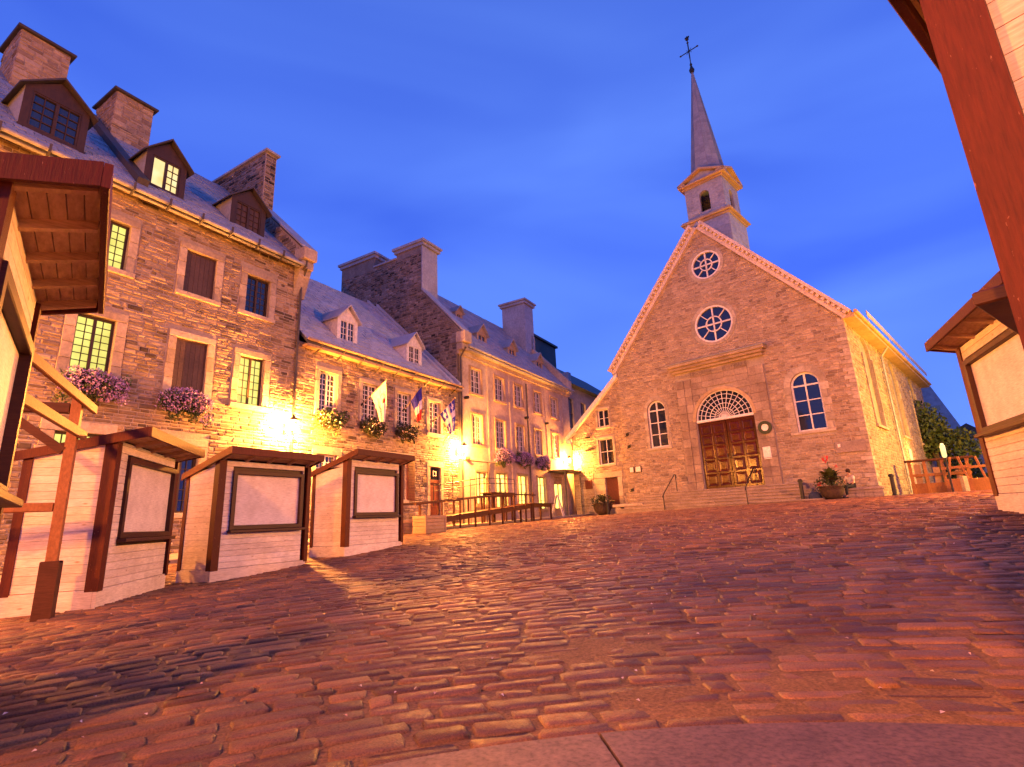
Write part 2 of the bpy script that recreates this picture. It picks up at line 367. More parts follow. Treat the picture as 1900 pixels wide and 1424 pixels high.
def gz1(x, y): return float(gz([(x, y)])[0])

# ------------------------------------------------------------------ ground, cobbles, kerb slabs
def grid_sheet(name, mat, x0, x1, y0, y1, st, dz, kind='structure'):
    xs = np.arange(x0, x1+.01, st); ys = np.arange(y0, y1+.01, st); XX, YY = np.meshgrid(xs, ys)
    Z = gz(np.stack([XX.ravel(), YY.ravel()], 1))+dz; nx = len(xs)
    v = np.stack([XX.ravel(), YY.ravel(), Z], 1).tolist()
    fs = [(j*nx+i, j*nx+i+1, (j+1)*nx+i+1, (j+1)*nx+i) for j in range(len(ys)-1) for i in range(nx-1)]
    me = bpy.data.meshes.new(name); me.from_pydata(v, [], fs); me.materials.append(M_(mat))
    me.polygons.foreach_set('use_smooth', [True]*len(fs)); o = bpy.data.objects.new(name, me); C.objects.link(o); o['kind'] = kind; return o
ground = grid_sheet('ground', 'ground_bed', -40, 60, -40, 70, 1.0, .0035)
CC = (0.72, -1.45); R0 = 3.72      # centre of the paving rings; inner edge of the cobbles
fB = Fr(azv(30.64-90)*16.5, 30.64)
PCH = Vector((17.327, 26, 0))-azv(132.29)*13.6
fC = Fr(PCH, 132.29, 44)
def in_block(x, y):
    p = Vector((x, y, 0)); q = p-fB.o
    if q.dot(fB.dy) > -2.2 and q.dot(fB.dy) < 12: return True
    q = p-fC.o; a = q.dot(fC.dx); b = q.dot(fC.dy)
    return -.4 < a < 14 and b > -1.0
def cobbles():
    rng = random.Random(3); pts = []; r_ = R0; k = 0
    while r_ < 40:
        h = rng.uniform(.095, .155)*(1 if r_ < 16 else 1.35); a = -62+rng.uniform(0, 3)
        while a < 66:
            l_ = rng.uniform(.13, .42)*(1 if r_ < 16 else 1.2); da = math.degrees(l_/r_); rc = r_+h/2; am = a+da/2
            rc += .05*math.sin(am*.21+r_*.5)*min(1, (r_-R0)*.8); x = CC[0]+rc*math.sin(R(am)); y = CC[1]+rc*math.cos(R(am)); vis = abs(math.degrees(math.atan2(x, y))) < 50 and y > 1.2
            if vis and not in_block(x, y): pts.append((r_+.008, r_+h-.008, a+math.degrees(.009/r_), a+da-math.degrees(.009/r_), x, y))
            a += da
        r_ += h
    Z = gz([(p[4], p[5]) for p in pts])
    order = sorted(range(len(pts)), key=lambda i: (pts[i][4]**2+pts[i][5]**2))
    rest = MB()
    for n_, i in enumerate(order):
        ra, rb, a, b, x, y = pts[i]; z = Z[i]; mb = MB() if n_ < 300 else rest
        near = n_ < 3800; cx, cy = x, y
        e1 = Vector((math.cos(R((a+b)/2)), -math.sin(R((a+b)/2)), 0)); e2 = Vector((math.sin(R((a+b)/2)), math.cos(R((a+b)/2)), 0))
        hl = R(b-a)*(ra+rb)/4; hw = (rb-ra)/2; tz = rng.uniform(-.003, .009)*(2.0 if rng.random() < .08 else 1); tx = rng.uniform(-.05, .05); ty = rng.uniform(-.03, .03)
        def P(u, v, zz, s1=0, s2=0): p = Vector((cx, cy, 0))+e1*u+e2*v; return (p.x, p.y, z+zz+tz+u*ty*.5+v*tx)
        gx = (gz1(cx+.3, cy)-gz1(cx-.3, cy))/.6 if n_ < 1200 else 0; gy = (gz1(cx, cy+.3)-gz1(cx, cy-.3))/.6 if n_ < 1200 else 0
        tone = rng.random()
        vs = []; prof = ((1, -.02), (.97, .004), (.84, .011)) if near else ((1, -.02), (.88, .010))
        nseg = 8 if near else 4
        for s_, zz in prof:
            for q in range(nseg):
                if near:
                    cs = [(-1, -.75), (-.85, -1), (.85, -1), (1, -.75), (1, .75), (.85, 1), (-.85, 1), (-1, .75)][q]
                else: cs = [(-1, -1), (1, -1), (1, 1), (-1, 1)][q]
                rr_ = random.Random(i*17+q).uniform(-.22, .10) if near else random.Random(i*17+q).uniform(-.12, .05)
                u = cs[0]*hl*(1-(1-s_)*hw/hl*1.2)*(1+rr_*.6); v = cs[1]*hw*s_*(1+rr_)
                p = P(u, v, zz+(random.Random(i*31+q).uniform(-.004, .004) if near else 0)); vs.append((p[0], p[1], p[2]+gx*(p[0]-cx)+gy*(p[1]-cy)))
        fs = [tuple(range((len(prof)-1)*nseg, len(prof)*nseg))]
        for k in range(len(prof)-1):
            for q in range(nseg): fs.append((k*nseg+q, k*nseg+(q+1) % nseg, (k+1)*nseg+(q+1) % nseg, (k+1)*nseg+q))
        mb.add(vs, fs, tone)
        if n_ < 300: mb.obj('cobble', 'cobble', ground, smooth=True)
    rest.obj('cobble', 'cobble', ground, smooth=True, kind='stuff')
cobbles()
# kerb slabs: big granite blocks in a ring in front of the camera
kerb = bpy.data.objects.new('kerb', None); C.objects.link(kerb); kerb['kind'] = 'structure'; kerb['label'] = 'curved ring of granite kerb slabs edging the cobbles'
for a0_, a1_, tn in ((-46, -32.4, .3), (-32.2, -7.2, .6), (-7.0, 17, .2), (17.2, 40, .8)):
    mb = MB(); n = 16; vs = []; fs = []
    for i in range(n+1):
        t = R(a0_+(a1_-a0_)*i/n)
        for rr_, zo in ((R0-.012, -.1), (R0-.012, .012), (R0-.022, .022), (R0-.9, .022), (R0-.91, .012), (R0-.91, -.1)):
            x = CC[0]+rr_*math.sin(t); y = CC[1]+rr_*math.cos(t); vs.append((x, y, .098+zo))
    for i in range(n):
        for j in range(5): fs.append((i*6+j, i*6+j+1, (i+1)*6+j+1, (i+1)*6+j))
    fs += [tuple(range(6)), tuple(range(n*6, n*6+6))[::-1]]
    mb.add(vs, fs, tn); mb.obj('slab', 'granite', kerb)
# pale pavement strip along the terrace
mb = MB(); n = 40; vs = []; fs = []
for i in range(n+1):
    u = -4+i*(41.5)/n
    for y_, dz in ((-2.15, -.2), (-2.15, .10), (.02, .12)):
        p = fB.w(u, y_, 0); g = gz1(p.x, p.y); vs.append((p.x, p.y, g+dz))
fs = [(i*3+j, i*3+j+1, i*3+j+4, i*3+j+3) for i in range(n) for j in range(2)]
mb.add(vs, fs, .7); pv = mb.obj('pavement', 'step_stone'); pv['kind'] = 'structure'

# ------------------------------------------------------------------ windows
def add_window(bld, fr, x0, x1, z0, z1, y=.14, cas=2, cols=2, rows=5, frm='white_paint', pane='glass_dark', sep_panes=False, fw=.06, mun=.022, transom=None, surround=None, sw=.22, sill=True, arch=None, label=None, fill_pane=None, halfopen=False):
    """a window (part) whose panes and surround are sub-parts; arch = springing height"""
    mb = MB(); ww = x1-x0; top = z1 if arch is None else arch
    mb.box(x0, y-.03, z0, x0+fw, y+.05, top); mb.box(x1-fw, y-.03, z0, x1, y+.05, top); mb.box(x0+fw, y-.03, z0, x1-fw, y+.05, z0+fw)
    if arch is None: mb.box(x0+fw, y-.03, z1-fw, x1-fw, y+.05, z1)
    else:
        mb.box(x0+fw, y-.035, arch-.04, x1-fw, y+.05, arch+.04); mb.ring(((x0+x1)/2, arch), ww/2-fw, ww/2, y-.03, y+.05, 16, 0, 180)
        mb.box((x0+x1)/2-mun, y-.02, arch+.04, (x0+x1)/2+mun, y+.03, arch+ww/2-fw)
    cw = (ww-2*fw)/cas; prs = []
    ztop = top-(fw if arch is None else .04); zb = z0+fw
    for c in range(cas):
        a = x0+fw+c*cw; b = a+cw; st = .035
        if cas > 1 and c > 0: mb.box(a-st, y-.045, zb, a+st, y+.03, ztop)
        ps = (b-a)/cols; ph = (ztop-zb)/rows
        for i in range(1, cols): mb.box(a+i*ps-mun/2, y-.012, zb, a+i*ps+mun/2, y+.02, ztop)
        for i in range(1, rows): mb.box(a+(st if c else 0), y-.01, zb+i*ph-mun/2, b-(st if c < cas-1 else 0), y+.018, zb+i*ph+mun/2)
        for i in range(cols):
            for j in range(rows): prs.append((a+i*ps, a+(i+1)*ps, zb+j*ph, zb+(j+1)*ph))
    wo = mb.obj('window', frm, bld, fr, label=label)
    g = MB()
    if sep_panes:
        for a, b, c, d in prs: p = MB(); p.box(a+.008, y+.004, c+.008, b-.008, y+.010, d-.008, rnd.random()); p.obj('pane', pane, wo, fr)
    else: g.box(x0+fw*.5, y+.022, zb-.01, x1-fw*.5, y+.03, ztop+.01)
    if arch is not None:
        q = hole_poly(('a', x0+.03, x1-.03, arch, arch)); g.prism([q[1], *q[3:], q[0]] if False else q[2:], y+.022, y+.03, lambda p, r_, a: (p, a, r_))
    if g.f: g.obj('pane', pane, wo, fr)
    if surround:
        s = MB(); nb = max(3, round((z1-z0)/.42))
        if arch is None:
            for k in range(nb):
                za = z0+(z1-z0)*k/nb; zb_ = z0+(z1-z0)*(k+1)/nb; e = sw*rnd.uniform(.9, 1.12)
                s.bbox(x0-e, -.045, za+.006, x0-.004, .13, zb_-.006, .008, rnd.random()); s.bbox(x1+.004, -.045, za+.006, x1+e, .13, zb_-.006, .008, rnd.random())
            s.bbox(x0-sw*1.0, -.05, z1+.004, x1+sw*1.0, .13, z1+sw*.95, .01, rnd.random())
        else:
            for k in range(nb):
                za = z0+(arch-z0)*k/nb; zb_ = z0+(arch-z0)*(k+1)/nb; e = sw*(1.25 if k % 2 else .85)
                s.bbox(x0-e, -.045, za+.006, x0-.004, .13, zb_-.006, .008, rnd.random()); s.bbox(x1+.004, -.045, za+.006, x1+e, .13, zb_-.006, .008, rnd.random())
            for k in range(9): s.ring(((x0+x1)/2, arch), ww/2+.004, ww/2+sw, -.045, .13, 3, k*20+.5, k*20+19.5, rnd.random())
        if sill: s.bbox(x0-sw*1.1, -.10, z0-.15, x1+sw*1.1, .12, z0-.004, .012, .9)
        s.obj('surround', surround, wo, fr)
    return wo
def shutter(bld, fr, x0, x1, z0, z1, y=.08, mat='shutter_brown', surround=None, sw=.22, name='window'):
    mb = MB(); n = 6; pw = (x1-x0-.08)/n
    mb.box(x0, y-.02, z0, x0+.04, y+.05, z1); mb.box(x1-.04, y-.02, z0, x1, y+.05, z1); mb.box(x0+.04, y-.02, z1-.05, x1-.04, y+.05, z1)
    wo = mb.obj(name, mat, bld, fr, label='closed brown board shutters' if name == 'window' else None)
    for i in range(n): b = MB(); b.bbox(x0+.04+i*pw+.004, y, z0, x0+.04+(i+1)*pw-.004, y+.03, z1-.05, .006, rnd.random()); b.obj('board', mat, wo, fr)
    if surround:
        s = MB(); nb = max(3, round((z1-z0)/.42))
        for k in range(nb):
            za = z0+(z1-z0)*k/nb; zb_ = z0+(z1-z0)*(k+1)/nb; e = sw*rnd.uniform(.9, 1.12)
            s.bbox(x0-e, -.045, za+.006, x0-.004, .13, zb_-.006, .008, rnd.random()); s.bbox(x1+.004, -.045, za+.006, x1+e, .13, zb_-.006, .008, rnd.random())
        s.bbox(x0-sw, -.05, z1+.004, x1+sw, .13, z1+sw*.95, .01, rnd.random()); s.bbox(x0-sw, -.09, z0-.15, x1+sw, .12, z0-.004, .012, .9)
        s.obj('surround', surround, wo, fr)
    return wo
front = lambda u, v, n: (u, -n, v)
wfront = lambda p, q, d: (p, d, q)

def roof_slab(bld, fr, x0, x1, ye, ze, yr, zr, th=.12, mat='roof_tin', tiles=(.30, .42), nmax=300, name='roof', drop=True, yb=None, seed=5):
    """front slope from eave (ye,ze) up to ridge (yr,zr), and a plain rear slope"""
    mb = MB(); yb = yb if yb else 2*yr-ye; zb_ = ze
    mb.prism([(ye, ze-th), (yr, zr-th), (yb, zb_-th), (yb, zb_), (yr, zr), (ye, ze)], x0, x1, lambda p, q, a: (a, p, q), .4)
    ro = mb.obj(name, 'roof_under', bld, fr)
    sl = math.hypot(yr-ye, zr-ze); dy_, dz_ = (yr-ye)/sl, (zr-ze)/sl
    def mp_(u, v, n): return (u, ye+dy_*v-dz_*n, ze+dz_*v+dy_*n)
    rects = []; rng = random.Random(seed); v = 0; k = 0
    while v < sl-.02:
        v1 = min(v+tiles[0], sl); x = x0+(.0 if k % 2 else -tiles[1]/2)
        while x < x1:
            a, b = max(x, x0), min(x+tiles[1], x1)
            if b-a > .05: rects.append((a+.008, b-.008, v+.034, v1-.002))
            x += tiles[1]
        v = v1; k += 1
    pieces('shingle', rects, mp_, mat, ro, fr, pr=(.014, .034), bv=.004, j=.03, nmax=nmax, seed=seed)
    return ro, mp_, sl
def dormer(bld, fr, xc, hw, zb, zt, za, yf, slope, mat_wall, mat_front, roofm, win, ov=.16):
    """xc centre; hw half width; zb sill/base, zt eave of dormer, za apex, yf front plane"""
    dz = (zt-zb); yb = yf+dz/slope+.15; yap = yf+(za-zb)/slope+.2
    mb = MB()
    mb.prism([(yf, zb-.12), (yf, zt), (yb, zt), (yf+.02, zb-.12)], xc-hw, xc-hw+.06, lambda p, q, a: (a, p, q), .5)
    mb.prism([(yf, zb-.12), (yf, zt), (yb, zt), (yf+.02, zb-.12)], xc+hw-.06, xc+hw, lambda p, q, a: (a, p, q), .5)
    dm = mb.obj('dormer', mat_wall, bld, fr)
    wx = win.get('hw', hw-.16); fm = MB()
    wall(fm, [(xc-hw, zb-.1), (xc+hw, zb-.1), (xc+hw, zt), (xc, za-.06), (xc-hw, zt)], [('r', xc-wx, xc+wx, zb, zt-.08)], lambda p, q, d: (p, yf-.01+d, q), .1)
    fm.box(xc-hw-.02, yf-.05, zb-.14, xc+hw+.02, yf-.012, zb-.06, .6)
    fm.obj('dormer_front', mat_front, dm, fr)
    r_ = MB(); o = ov; t = .05
    s = (za-zt)/hw
    for sg in (-1, 1):
        e = xc+sg*(hw+o); ze = zt-s*o
        r_.add([(e, yf-.18, ze), (xc, yf-.18, za), (xc, yap, za), (e, yb-.1+.0, ze), (e, yf-.18, ze+t), (xc, yf-.18, za+t*1.4), (xc, yap, za+t*1.4), (e, yb-.1, ze+t)],
               [(0, 1, 2, 3), (4, 7, 6, 5), (0, 4, 5, 1), (3, 2, 6, 7), (0, 3, 7, 4)], .3+.3*(sg > 0))
    r_.obj('dormer_roof', roofm, dm, fr)
    k = dict(win); k.pop('hw', None); x0, x1, z0, z1 = xc-wx, xc+wx, zb, zt-.08
    cas, cols, rows = k.get('cas', 2), k.get('cols', 2), k.get('rows', 3); y = yf+.04
    w_ = MB(); fw = .05
    w_.box(x0, y-.03, z0, x0+fw, y+.05, z1); w_.box(x1-fw, y-.03, z0, x1, y+.05, z1); w_.box(x0+fw, y-.03, z0, x1-fw, y+.05, z0+fw); w_.box(x0+fw, y-.03, z1-fw, x1-fw, y+.05, z1)
    xm = (x0+x1)/2; w_.box(xm-.04, y-.04, z0+fw, xm+.04, y+.04, z1-fw)
    for a, b in ((x0+fw, xm-.04), (xm+.04, x1-fw)):
        if k.get('openleft') and a < xm-.05: continue
        for i in range(1, cols): q = a+(b-a)*i/cols; w_.box(q-.012, y-.01, z0+fw, q+.012, y+.02, z1-fw)
        for i in range(1, rows): q = z0+fw+(z1-z0-2*fw)*i/rows; w_.box(a, y-.01, q-.012, b, y+.018, q+.012)
    w_.obj('window_frame', k.get('frm', mat_front), dm, fr)
    for a, b in ((x0+fw, xm-.04), (xm+.04, x1-fw)): g = MB(); g.box(a, y+.022, z0+fw, b, y+.03, z1-fw); g.obj('pane', k.get('pane', 'glass_dark'), dm, fr)
    return dm
def chimney(bld, fr, x0, x1, y0, y1, z0, z1, mat, capmat, seed, stone_faces=True, cap=.1, co=.12, nm=30):
    mb = MB(); mb.box(x0+.02, y0+.02, z0, x1-.02, y1-.02, z1, .3); ch = mb.obj('chimney', 'mortar' if stone_faces else mat, bld, fr)
    c = MB(); c.bbox(x0-co, y0-co, z1, x1+co, y1+co, z1+cap, .02, .5)
    c.obj('chimney_cap', capmat, ch, fr)
    if stone_faces:
        r1 = courses([(x0, z0), (x1, z0), (x1, z1), (x0, z1)], [], (.13, .24), (.2, .5), seed)
        pieces('stone', r1, lambda u, v, n: (u, y0+.02-n, v), mat, ch, fr, nmax=nm, seed=seed)
        r2 = courses([(y0, z0), (y1, z0), (y1, z1), (y0, z1)], [], (.13, .24), (.2, .5), seed+1)
        pieces('stone', r2, lambda u, v, n: (x0+.02-n, u, v), mat, ch, fr, nmax=nm, seed=seed+1)
    else:
        s = MB()
        for k in range(1, int((z1-z0)/.9)+1): s.box(x0+.012, y0+.012, z0+k*.9, x1-.012, y1-.012, z0+k*.9+.02, .8)
        s.obj('seam', mat, ch, fr)
    return ch
def foliage(mb, c, rad, n, size, rng, m=0, droop=0, shell=.55):
    for _ in range(n):
        while True:
            p = Vector((rng.uniform(-1, 1), rng.uniform(-1, 1), rng.uniform(-1, 1)))
            if p.length < 1 and p.length > shell*rng.random(): break
        p = Vector((c[0]+p.x*rad[0], c[1]+p.y*rad[1], c[2]+p.z*rad[2]-droop*rng.random()*abs(p.x)))
        a = Vector((rng.gauss(0, 1), rng.gauss(0, 1), rng.gauss(0, 1))).normalized(); b = a.cross(Vector((rng.gauss(0, 1), rng.gauss(0, 1), rng.gauss(0, 1)))).normalized()
        s = size*rng.uniform(.6, 1.3)
        mb.add([p-a*s, p+b*s*.5, p+a*s, p-b*s*.5], [(0, 1, 2, 3)], rng.random(), m)
def flowerbox(fr, xc, z, hw, kind, label, group, gcat='flower box', seed=0, yo=-.02):
    rng = random.Random(seed); t = frthing('flower_box', label, gcat, Fr(fr.w(xc, yo, z), fr.ax), group); F0 = ID
    b = MB(); b.bbox(-hw*.8, -.26, -.12, hw*.8, 0, .08, .01); b.obj('planter_trough', 'brown_paint', t)
    l = MB(); foliage(l, (0, -.22, .10), (hw*1.02, .30, .34), 900, .055, rng, droop=.25); foliage(l, (0, -.24, -.12), (hw*.8, .2, .3), 350, .05, rng)
    for k in range(7): foliage(l, (rng.uniform(-hw, hw), -.26, rng.uniform(-.5, .3)), (.16, .12, .24), 60, .05, rng)
    l.obj('foliage', 'leaf' if kind != 'dark' else 'leaf_dark', t, kind='stuff')
    fl = MB(); nf, sz = (1500, .036) if kind == 'purple' else (170, .04)
    if kind == 'purple': foliage(fl, (0, -.28, .14), (hw*1.08, .32, .36), nf, sz, rng, shell=1.0, droop=.3); [foliage(fl, (rng.uniform(-hw*1.05, hw*1.05), -.30, rng.uniform(-.42, .38)), (.18, .16, .18), 90, sz, rng, shell=1) for _ in range(9)]
    else: foliage(fl, (0, -.28, .05), (hw*1.0, .3, .4), nf, sz, rng, shell=1.0, droop=.3)
    fl.obj('blossom', 'flower_purple' if kind == 'purple' else 'flower_white', t, kind='stuff')
    return t

# ------------------------------------------------------------------ building 1: tall stone house
b1 = frthing('stone_house', 'tall rubble stone house at far left with three dormers, lit windows and stone chimneys', 'house', fB)
fb = Fr((0, 0, 0), 90)   # children use the local frame of the empty
class LF(Fr):            # local coordinates, but w() gives world for sorting
    def __init__(s, fr): s.fr = fr; s.sx, s.cy = fr.sx, fr.cy
    def w(s, x, y, z): return s.fr.w(x, y, z)
lB = LF(fB); lC = LF(fC)
wins1 = [(5.36, 6.27, 5.02, 6.75), (7.87, 8.84, 5.02, 6.75), (9.93, 10.83, 5.02, 6.70), (5.36, 6.27, 8.28, 9.72), (7.87, 8.84, 8.27, 9.72), (9.93, 10.83, 8.27, 9.68), (5.30, 6.34, 1.6, 3.55), (2.7, 3.65, 5.02, 6.75), (2.7, 3.65, 8.28, 9.72), (8.0, 8.9, 1.5, 3.45), (2.4, 3.4, 1.6, 3.5)]
h1 = [('r', *q) for q in wins1]
mb = MB(); wall(mb, [(-2, -.6), (12.1, -.6), (12.1, 10.95), (-2, 10.95)], h1, wfront, .2)
mb.prism([(0.25, -.6), (11, -.6), (11, 10.95), (0.25, 10.95)], -2, 12.1, lambda p, q, a: (a, p, q), .3)
w1 = mb.obj('wall', 'mortar', b1, lB)
hs = [('r', a-.24, b+.24, c-.16, d+.24) for a, b, c, d in wins1]
pieces('stone', courses([(-2, -.3), (12.1, -.3), (12.1, 10.9), (-2, 10.9)], hs, (.075, .165), (.14, .48), 11, gap=.016), front, 'rubble', w1, lB, seed=11, j=.5)
add_window(b1, lB, *wins1[0], frm='brown_paint', pane='lit_green', sep_panes=True, rows=8, cols=2, surround='dressed_stone', sw=.26, label='lit yellow-green casement window')
add_window(b1, lB, *wins1[2], frm='brown_paint', pane='lit_green', sep_panes=True, rows=6, cols=2, surround='dressed_stone', label='lit yellow-green casement window')
add_window(b1, lB, *wins1[3], frm='brown_paint', pane='lit_green', sep_panes=True, rows=6, cols=2, surround='dressed_stone', label='lit yellow-green casement window')
add_window(b1, lB, *wins1[5], frm='brown_paint', pane='glass_blue', sep_panes=True, rows=6, cols=2, surround='dressed_stone')
add_window(b1, lB, *wins1[6], frm='brown_paint', pane='lit_green', sep_panes=False, rows=6, cols=3, surround='dressed_stone', sw=.3)
for q in (wins1[1], wins1[4]): shutter(b1, lB, *q, surround='dressed_stone')
for q in wins1[7:]: add_window(b1, lB, *q, frm='brown_paint', rows=6, surround='dressed_stone')
S1 = .95
ro, mpr, sl = roof_slab(b1, lB, -2, 11.75, -.42, 10.72, 5.45, 16.3, seed=21)
g = MB(); g.cyl((-2, -.5, 10.72), (11.9, -.5, 10.66), .065, n=8, tone=.3)
g.box(-2, -.40, 10.58, 11.75, -.28, 10.64, .4); g.obj('gutter', 'tin_clad', b1, lB)
for k in range(13): h = MB(); x = .1+k*.98; h.beam((x, -.40, 10.48), (x, -.62, 10.60), .05, .06); h.beam((x, -.6, 10.58), (x, -.62, 10.80), .05, .05); h.obj('gutter_hook', 'dark_metal', b1, lB)
st = MB(); st.prism([(.25, 11.25), (5.45, 16.3), (5.45, 16.62), (.10, 11.5)], 6.3, 6.62, lambda p, q, a: (a, p, q), .5); st.obj('fire_wall_coping', 'dark_metal', b1, lB)
chimney(b1, lB, 4.0, 5.38, 4.5, 6.2, 15.2, 17.7, 'church_stone', 'dark_metal', 31)
chimney(b1, lB, 6.86, 8.16, 4.5, 6.2, 15.2, 17.42, 'church_stone', 'dark_metal', 35)
# right fire wall with wide chimney
fw_ = MB(); prof = [(.0, 9.5), (-.42, 10.7), (-.42, 11.35), (2.45, 14.15), (2.45, 16.95), (8.2, 16.95), (8.2, 14.4), (11.2, 11.2), (11.2, 9.5)]
fw_.prism(prof, 11.78, 12.28, lambda p, q, a: (a, p, q), .3); fwo = fw_.obj('fire_wall', 'mortar', b1, lB)
mpl = lambda u, v, n: (11.78-n, u, v)
pieces('stone', courses([(2.5, 13.4), (8.15, 13.4), (8.15, 16.9), (2.5, 16.9)], [], (.09, .18), (.14, .4), 41, gap=.02), mpl, 'rubble_grey', fwo, lB, nmax=120, seed=41)
pieces('stone', courses([(-.4, 10.75), (2.45, 13.5), (2.45, 14.1), (-.4, 11.3)], [], (.13, .2), (.2, .4), 42), mpl, 'rubble_grey', fwo, lB, nmax=40, seed=42)
pieces('stone', courses([(11.8, 13.6), (12.26, 13.6), (12.26, 16.9), (11.8, 16.9)], [], (.12, .2), (.15, .4), 44), lambda u, v, n: (u, 2.45-n, v), 'rubble_grey', fwo, lB, nmax=20, seed=44)
cp = MB(); cp.bbox(11.68, 2.3, 16.96, 12.38, 8.35, 17.08, .02); cp.prism([(-.5, 11.38), (2.44, 14.22), (2.44, 14.30), (-.5, 11.47)], 11.7, 12.34, lambda p, q, a: (a, p, q), .6)
cp.obj('coping', 'tin_clad', fwo, lB)
kn = MB(); kn.bbox(11.74, -.62, 10.9, 12.32, -.02, 11.4, .03, .8); kn.bbox(11.78, -.48, 10.55, 12.28, -.02, 10.88, .03, .4); kn.bbox(11.8, -.30, 10.25, 12.26, -.02, 10.53, .03, .6)
kn.obj('corbel', 'dressed_stone', fwo, lB)
dk = dict(frm='brown_paint', rows=4, cols=2)
dormer(b1, lB, 4.31, .74, 11.8, 12.98, 13.62, .6, S1, 'roof_tin', 'brown_paint', 'dark_metal', dict(hw=.56, pane='glass_dark', **dk))
dormer(b1, lB, 7.23, .62, 11.75, 12.9, 13.55, .6, S1, 'roof_tin', 'brown_paint', 'dark_metal', dict(hw=.43, pane='lit_warm', openleft=True, **dk))
dormer(b1, lB, 10.13, .68, 11.66, 12.78, 13.4, .6, S1, 'roof_tin', 'brown_paint', 'dark_metal', dict(hw=.5, pane='shutter_brown', **dk))
drain = MB(); drain.tube([(12.0, -.45, 10.6), (12.05, -.1, 10.1), (12.05, -.1, .4)], .045, 8, .4); drain.obj('downpipe', 'dark_metal', b1, lB)

# ------------------------------------------------------------------ building 2: low house with flags
b2 = frthing('stone_house', 'low stone house with pale tin roof, two white dormers and three flags', 'house', fB)
w2 = [(13.2, 14.07, 5.25, 6.85), (15.42, 16.3, 5.25, 6.8), (17.5, 18.4, 5.25, 6.8), (19.72, 20.6, 5.15, 6.75), (17.15, 18.05, 1.95, 3.75), (13.2, 14.2, 1.7, 3.6), (19.78, 20.6, .35, 3.5), (15.3, 16.1, 1.7, 3.6)]
mb = MB(); wall(mb, [(12.1, -.4), (22.1, -.4), (22.1, 7.8), (12.1, 7.8)], [('r', *q) for q in w2], lambda p, q, d: (p, d+.004, q), .2)
mb.prism([(.25, -.4), (11.5, -.4), (11.5, 7.8), (.25, 7.8)], 12.3, 22.1, lambda p, q, a: (a, p, q), .3); ww2 = mb.obj('wall', 'mortar', b2, lB)
pieces('stone', courses([(12.1, -.1), (22.1, -.1), (22.1, 7.75), (12.1, 7.75)], [('r', a-.2, b+.2, c-.14, d+.2) for a, b, c, d in w2], (.075, .165), (.14, .45), 51, gap=.016), front, 'rubble', ww2, lB, seed=51, nmax=250, j=.5)
for q in w2[:4]+[w2[4], w2[5], w2[7]]: add_window(b2, lB, *q, rows=7 if q[3] > 4 else 8, surround='dressed_stone', sw=.18, mun=.03)
rd = MB(); rd.bbox(19.8, .06, .4, 20.58, .12, 2.75, .01); rd.box(19.8, .03, 2.75, 20.58, .1, 2.9, .8); d2 = rd.obj('door', 'red_door', b2, lB)
q = MB(); q.box(19.86, .05, 2.92, 20.52, .09, 3.45); q.obj('transom_pane', 'glass_dark', d2, lB)
q = MB(); q.ring((20.18, 3.2), .12, .16, .02, .045, 4, 45, 405); q.box(20.08, .02, 3.05, 20.11, .04, 3.36); q.obj('transom_sign', 'white_paint', d2, lB)
q = MB(); q.box(19.9, .045, 1.0, 20.48, .06, 1.7); q.box(19.9, .045, 1.85, 20.48, .06, 2.6, .9); q.obj('door_panel', 'red_door', d2, lB)
q = MB(); q.cyl((20.5, -.02, 1.45), (20.5, .06, 1.45), .03); q.obj('handle', 'iron', d2, lB)
for xa, xb in ((18.12, 18.62), (16.55, 17.05)): q = MB(); q.bbox(xa, -.10, 1.9, xb, -.05, 3.78, .01); [q.box(xa+.06, -.115, 2.0+i*.12, xb-.06, -.101, 2.07+i*.12, .9) for i in range(14)]; q.obj('shutter', 'red_door', b2, lB)
q = MB()
for a, b, c, d in (w2[6],):
    for k in range(7): q.bbox(a-.2, -.045, c+k*.45, a-.004, .13, c+k*.45+.438, .008, rnd.random()); q.bbox(b+.004, -.045, c+k*.45, b+.2, .13, c+k*.45+.438, .008, rnd.random())
    q.bbox(a-.22, -.05, d+.004, b+.22, .13, d+.22, .01)
q.obj('door_surround', 'dressed_stone', b2, lB)
S2 = (13.9-7.9)/(5.9+.3)
ro2, _, _ = roof_slab(b2, lB, 12.3, 22.05, -.32, 7.82, 5.9, 13.9, mat='roof_light', seed=61, tiles=(.34, .5), nmax=200)
g = MB(); g.box(12.3, -.36, 7.58, 22.05, -.02, 7.68, .4); g.cyl((12.3, -.42, 7.84), (22.08, -.42, 7.80), .06, n=8, tone=.8)
g.obj('gutter', 'ochre_paint', b2, lB)
for k in range(9): h = MB(); x = 12.9+k*1.08; h.beam((x, -.02, 7.42), (x, -.48, 7.72), .04, .05); h.obj('gutter_hook', 'dark_metal', b2, lB)
c2 = MB()
for x in (21.1, 21.85): c2.prism([(-.32, 7.86), (5.9, 13.95), (5.9, 14.12), (-.32, 8.02)], x, x+.16, lambda p, q, a: (a, p, q), .9)
c2.obj('roof_rib', 'roof_light', b2, lB)
wd = dict(frm='white_paint', rows=3, cols=2)
dormer(b2, lB, 14.93, .56, 8.58, 9.62, 10.22, .5, S2, 'white_paint', 'white_paint', 'roof_light', dict(hw=.40, **wd), ov=.1)
dormer(b2, lB, 19.22, .56, 8.54, 9.58, 10.2, .5, S2, 'white_paint', 'white_paint', 'roof_light', dict(hw=.40, **wd), ov=.1)

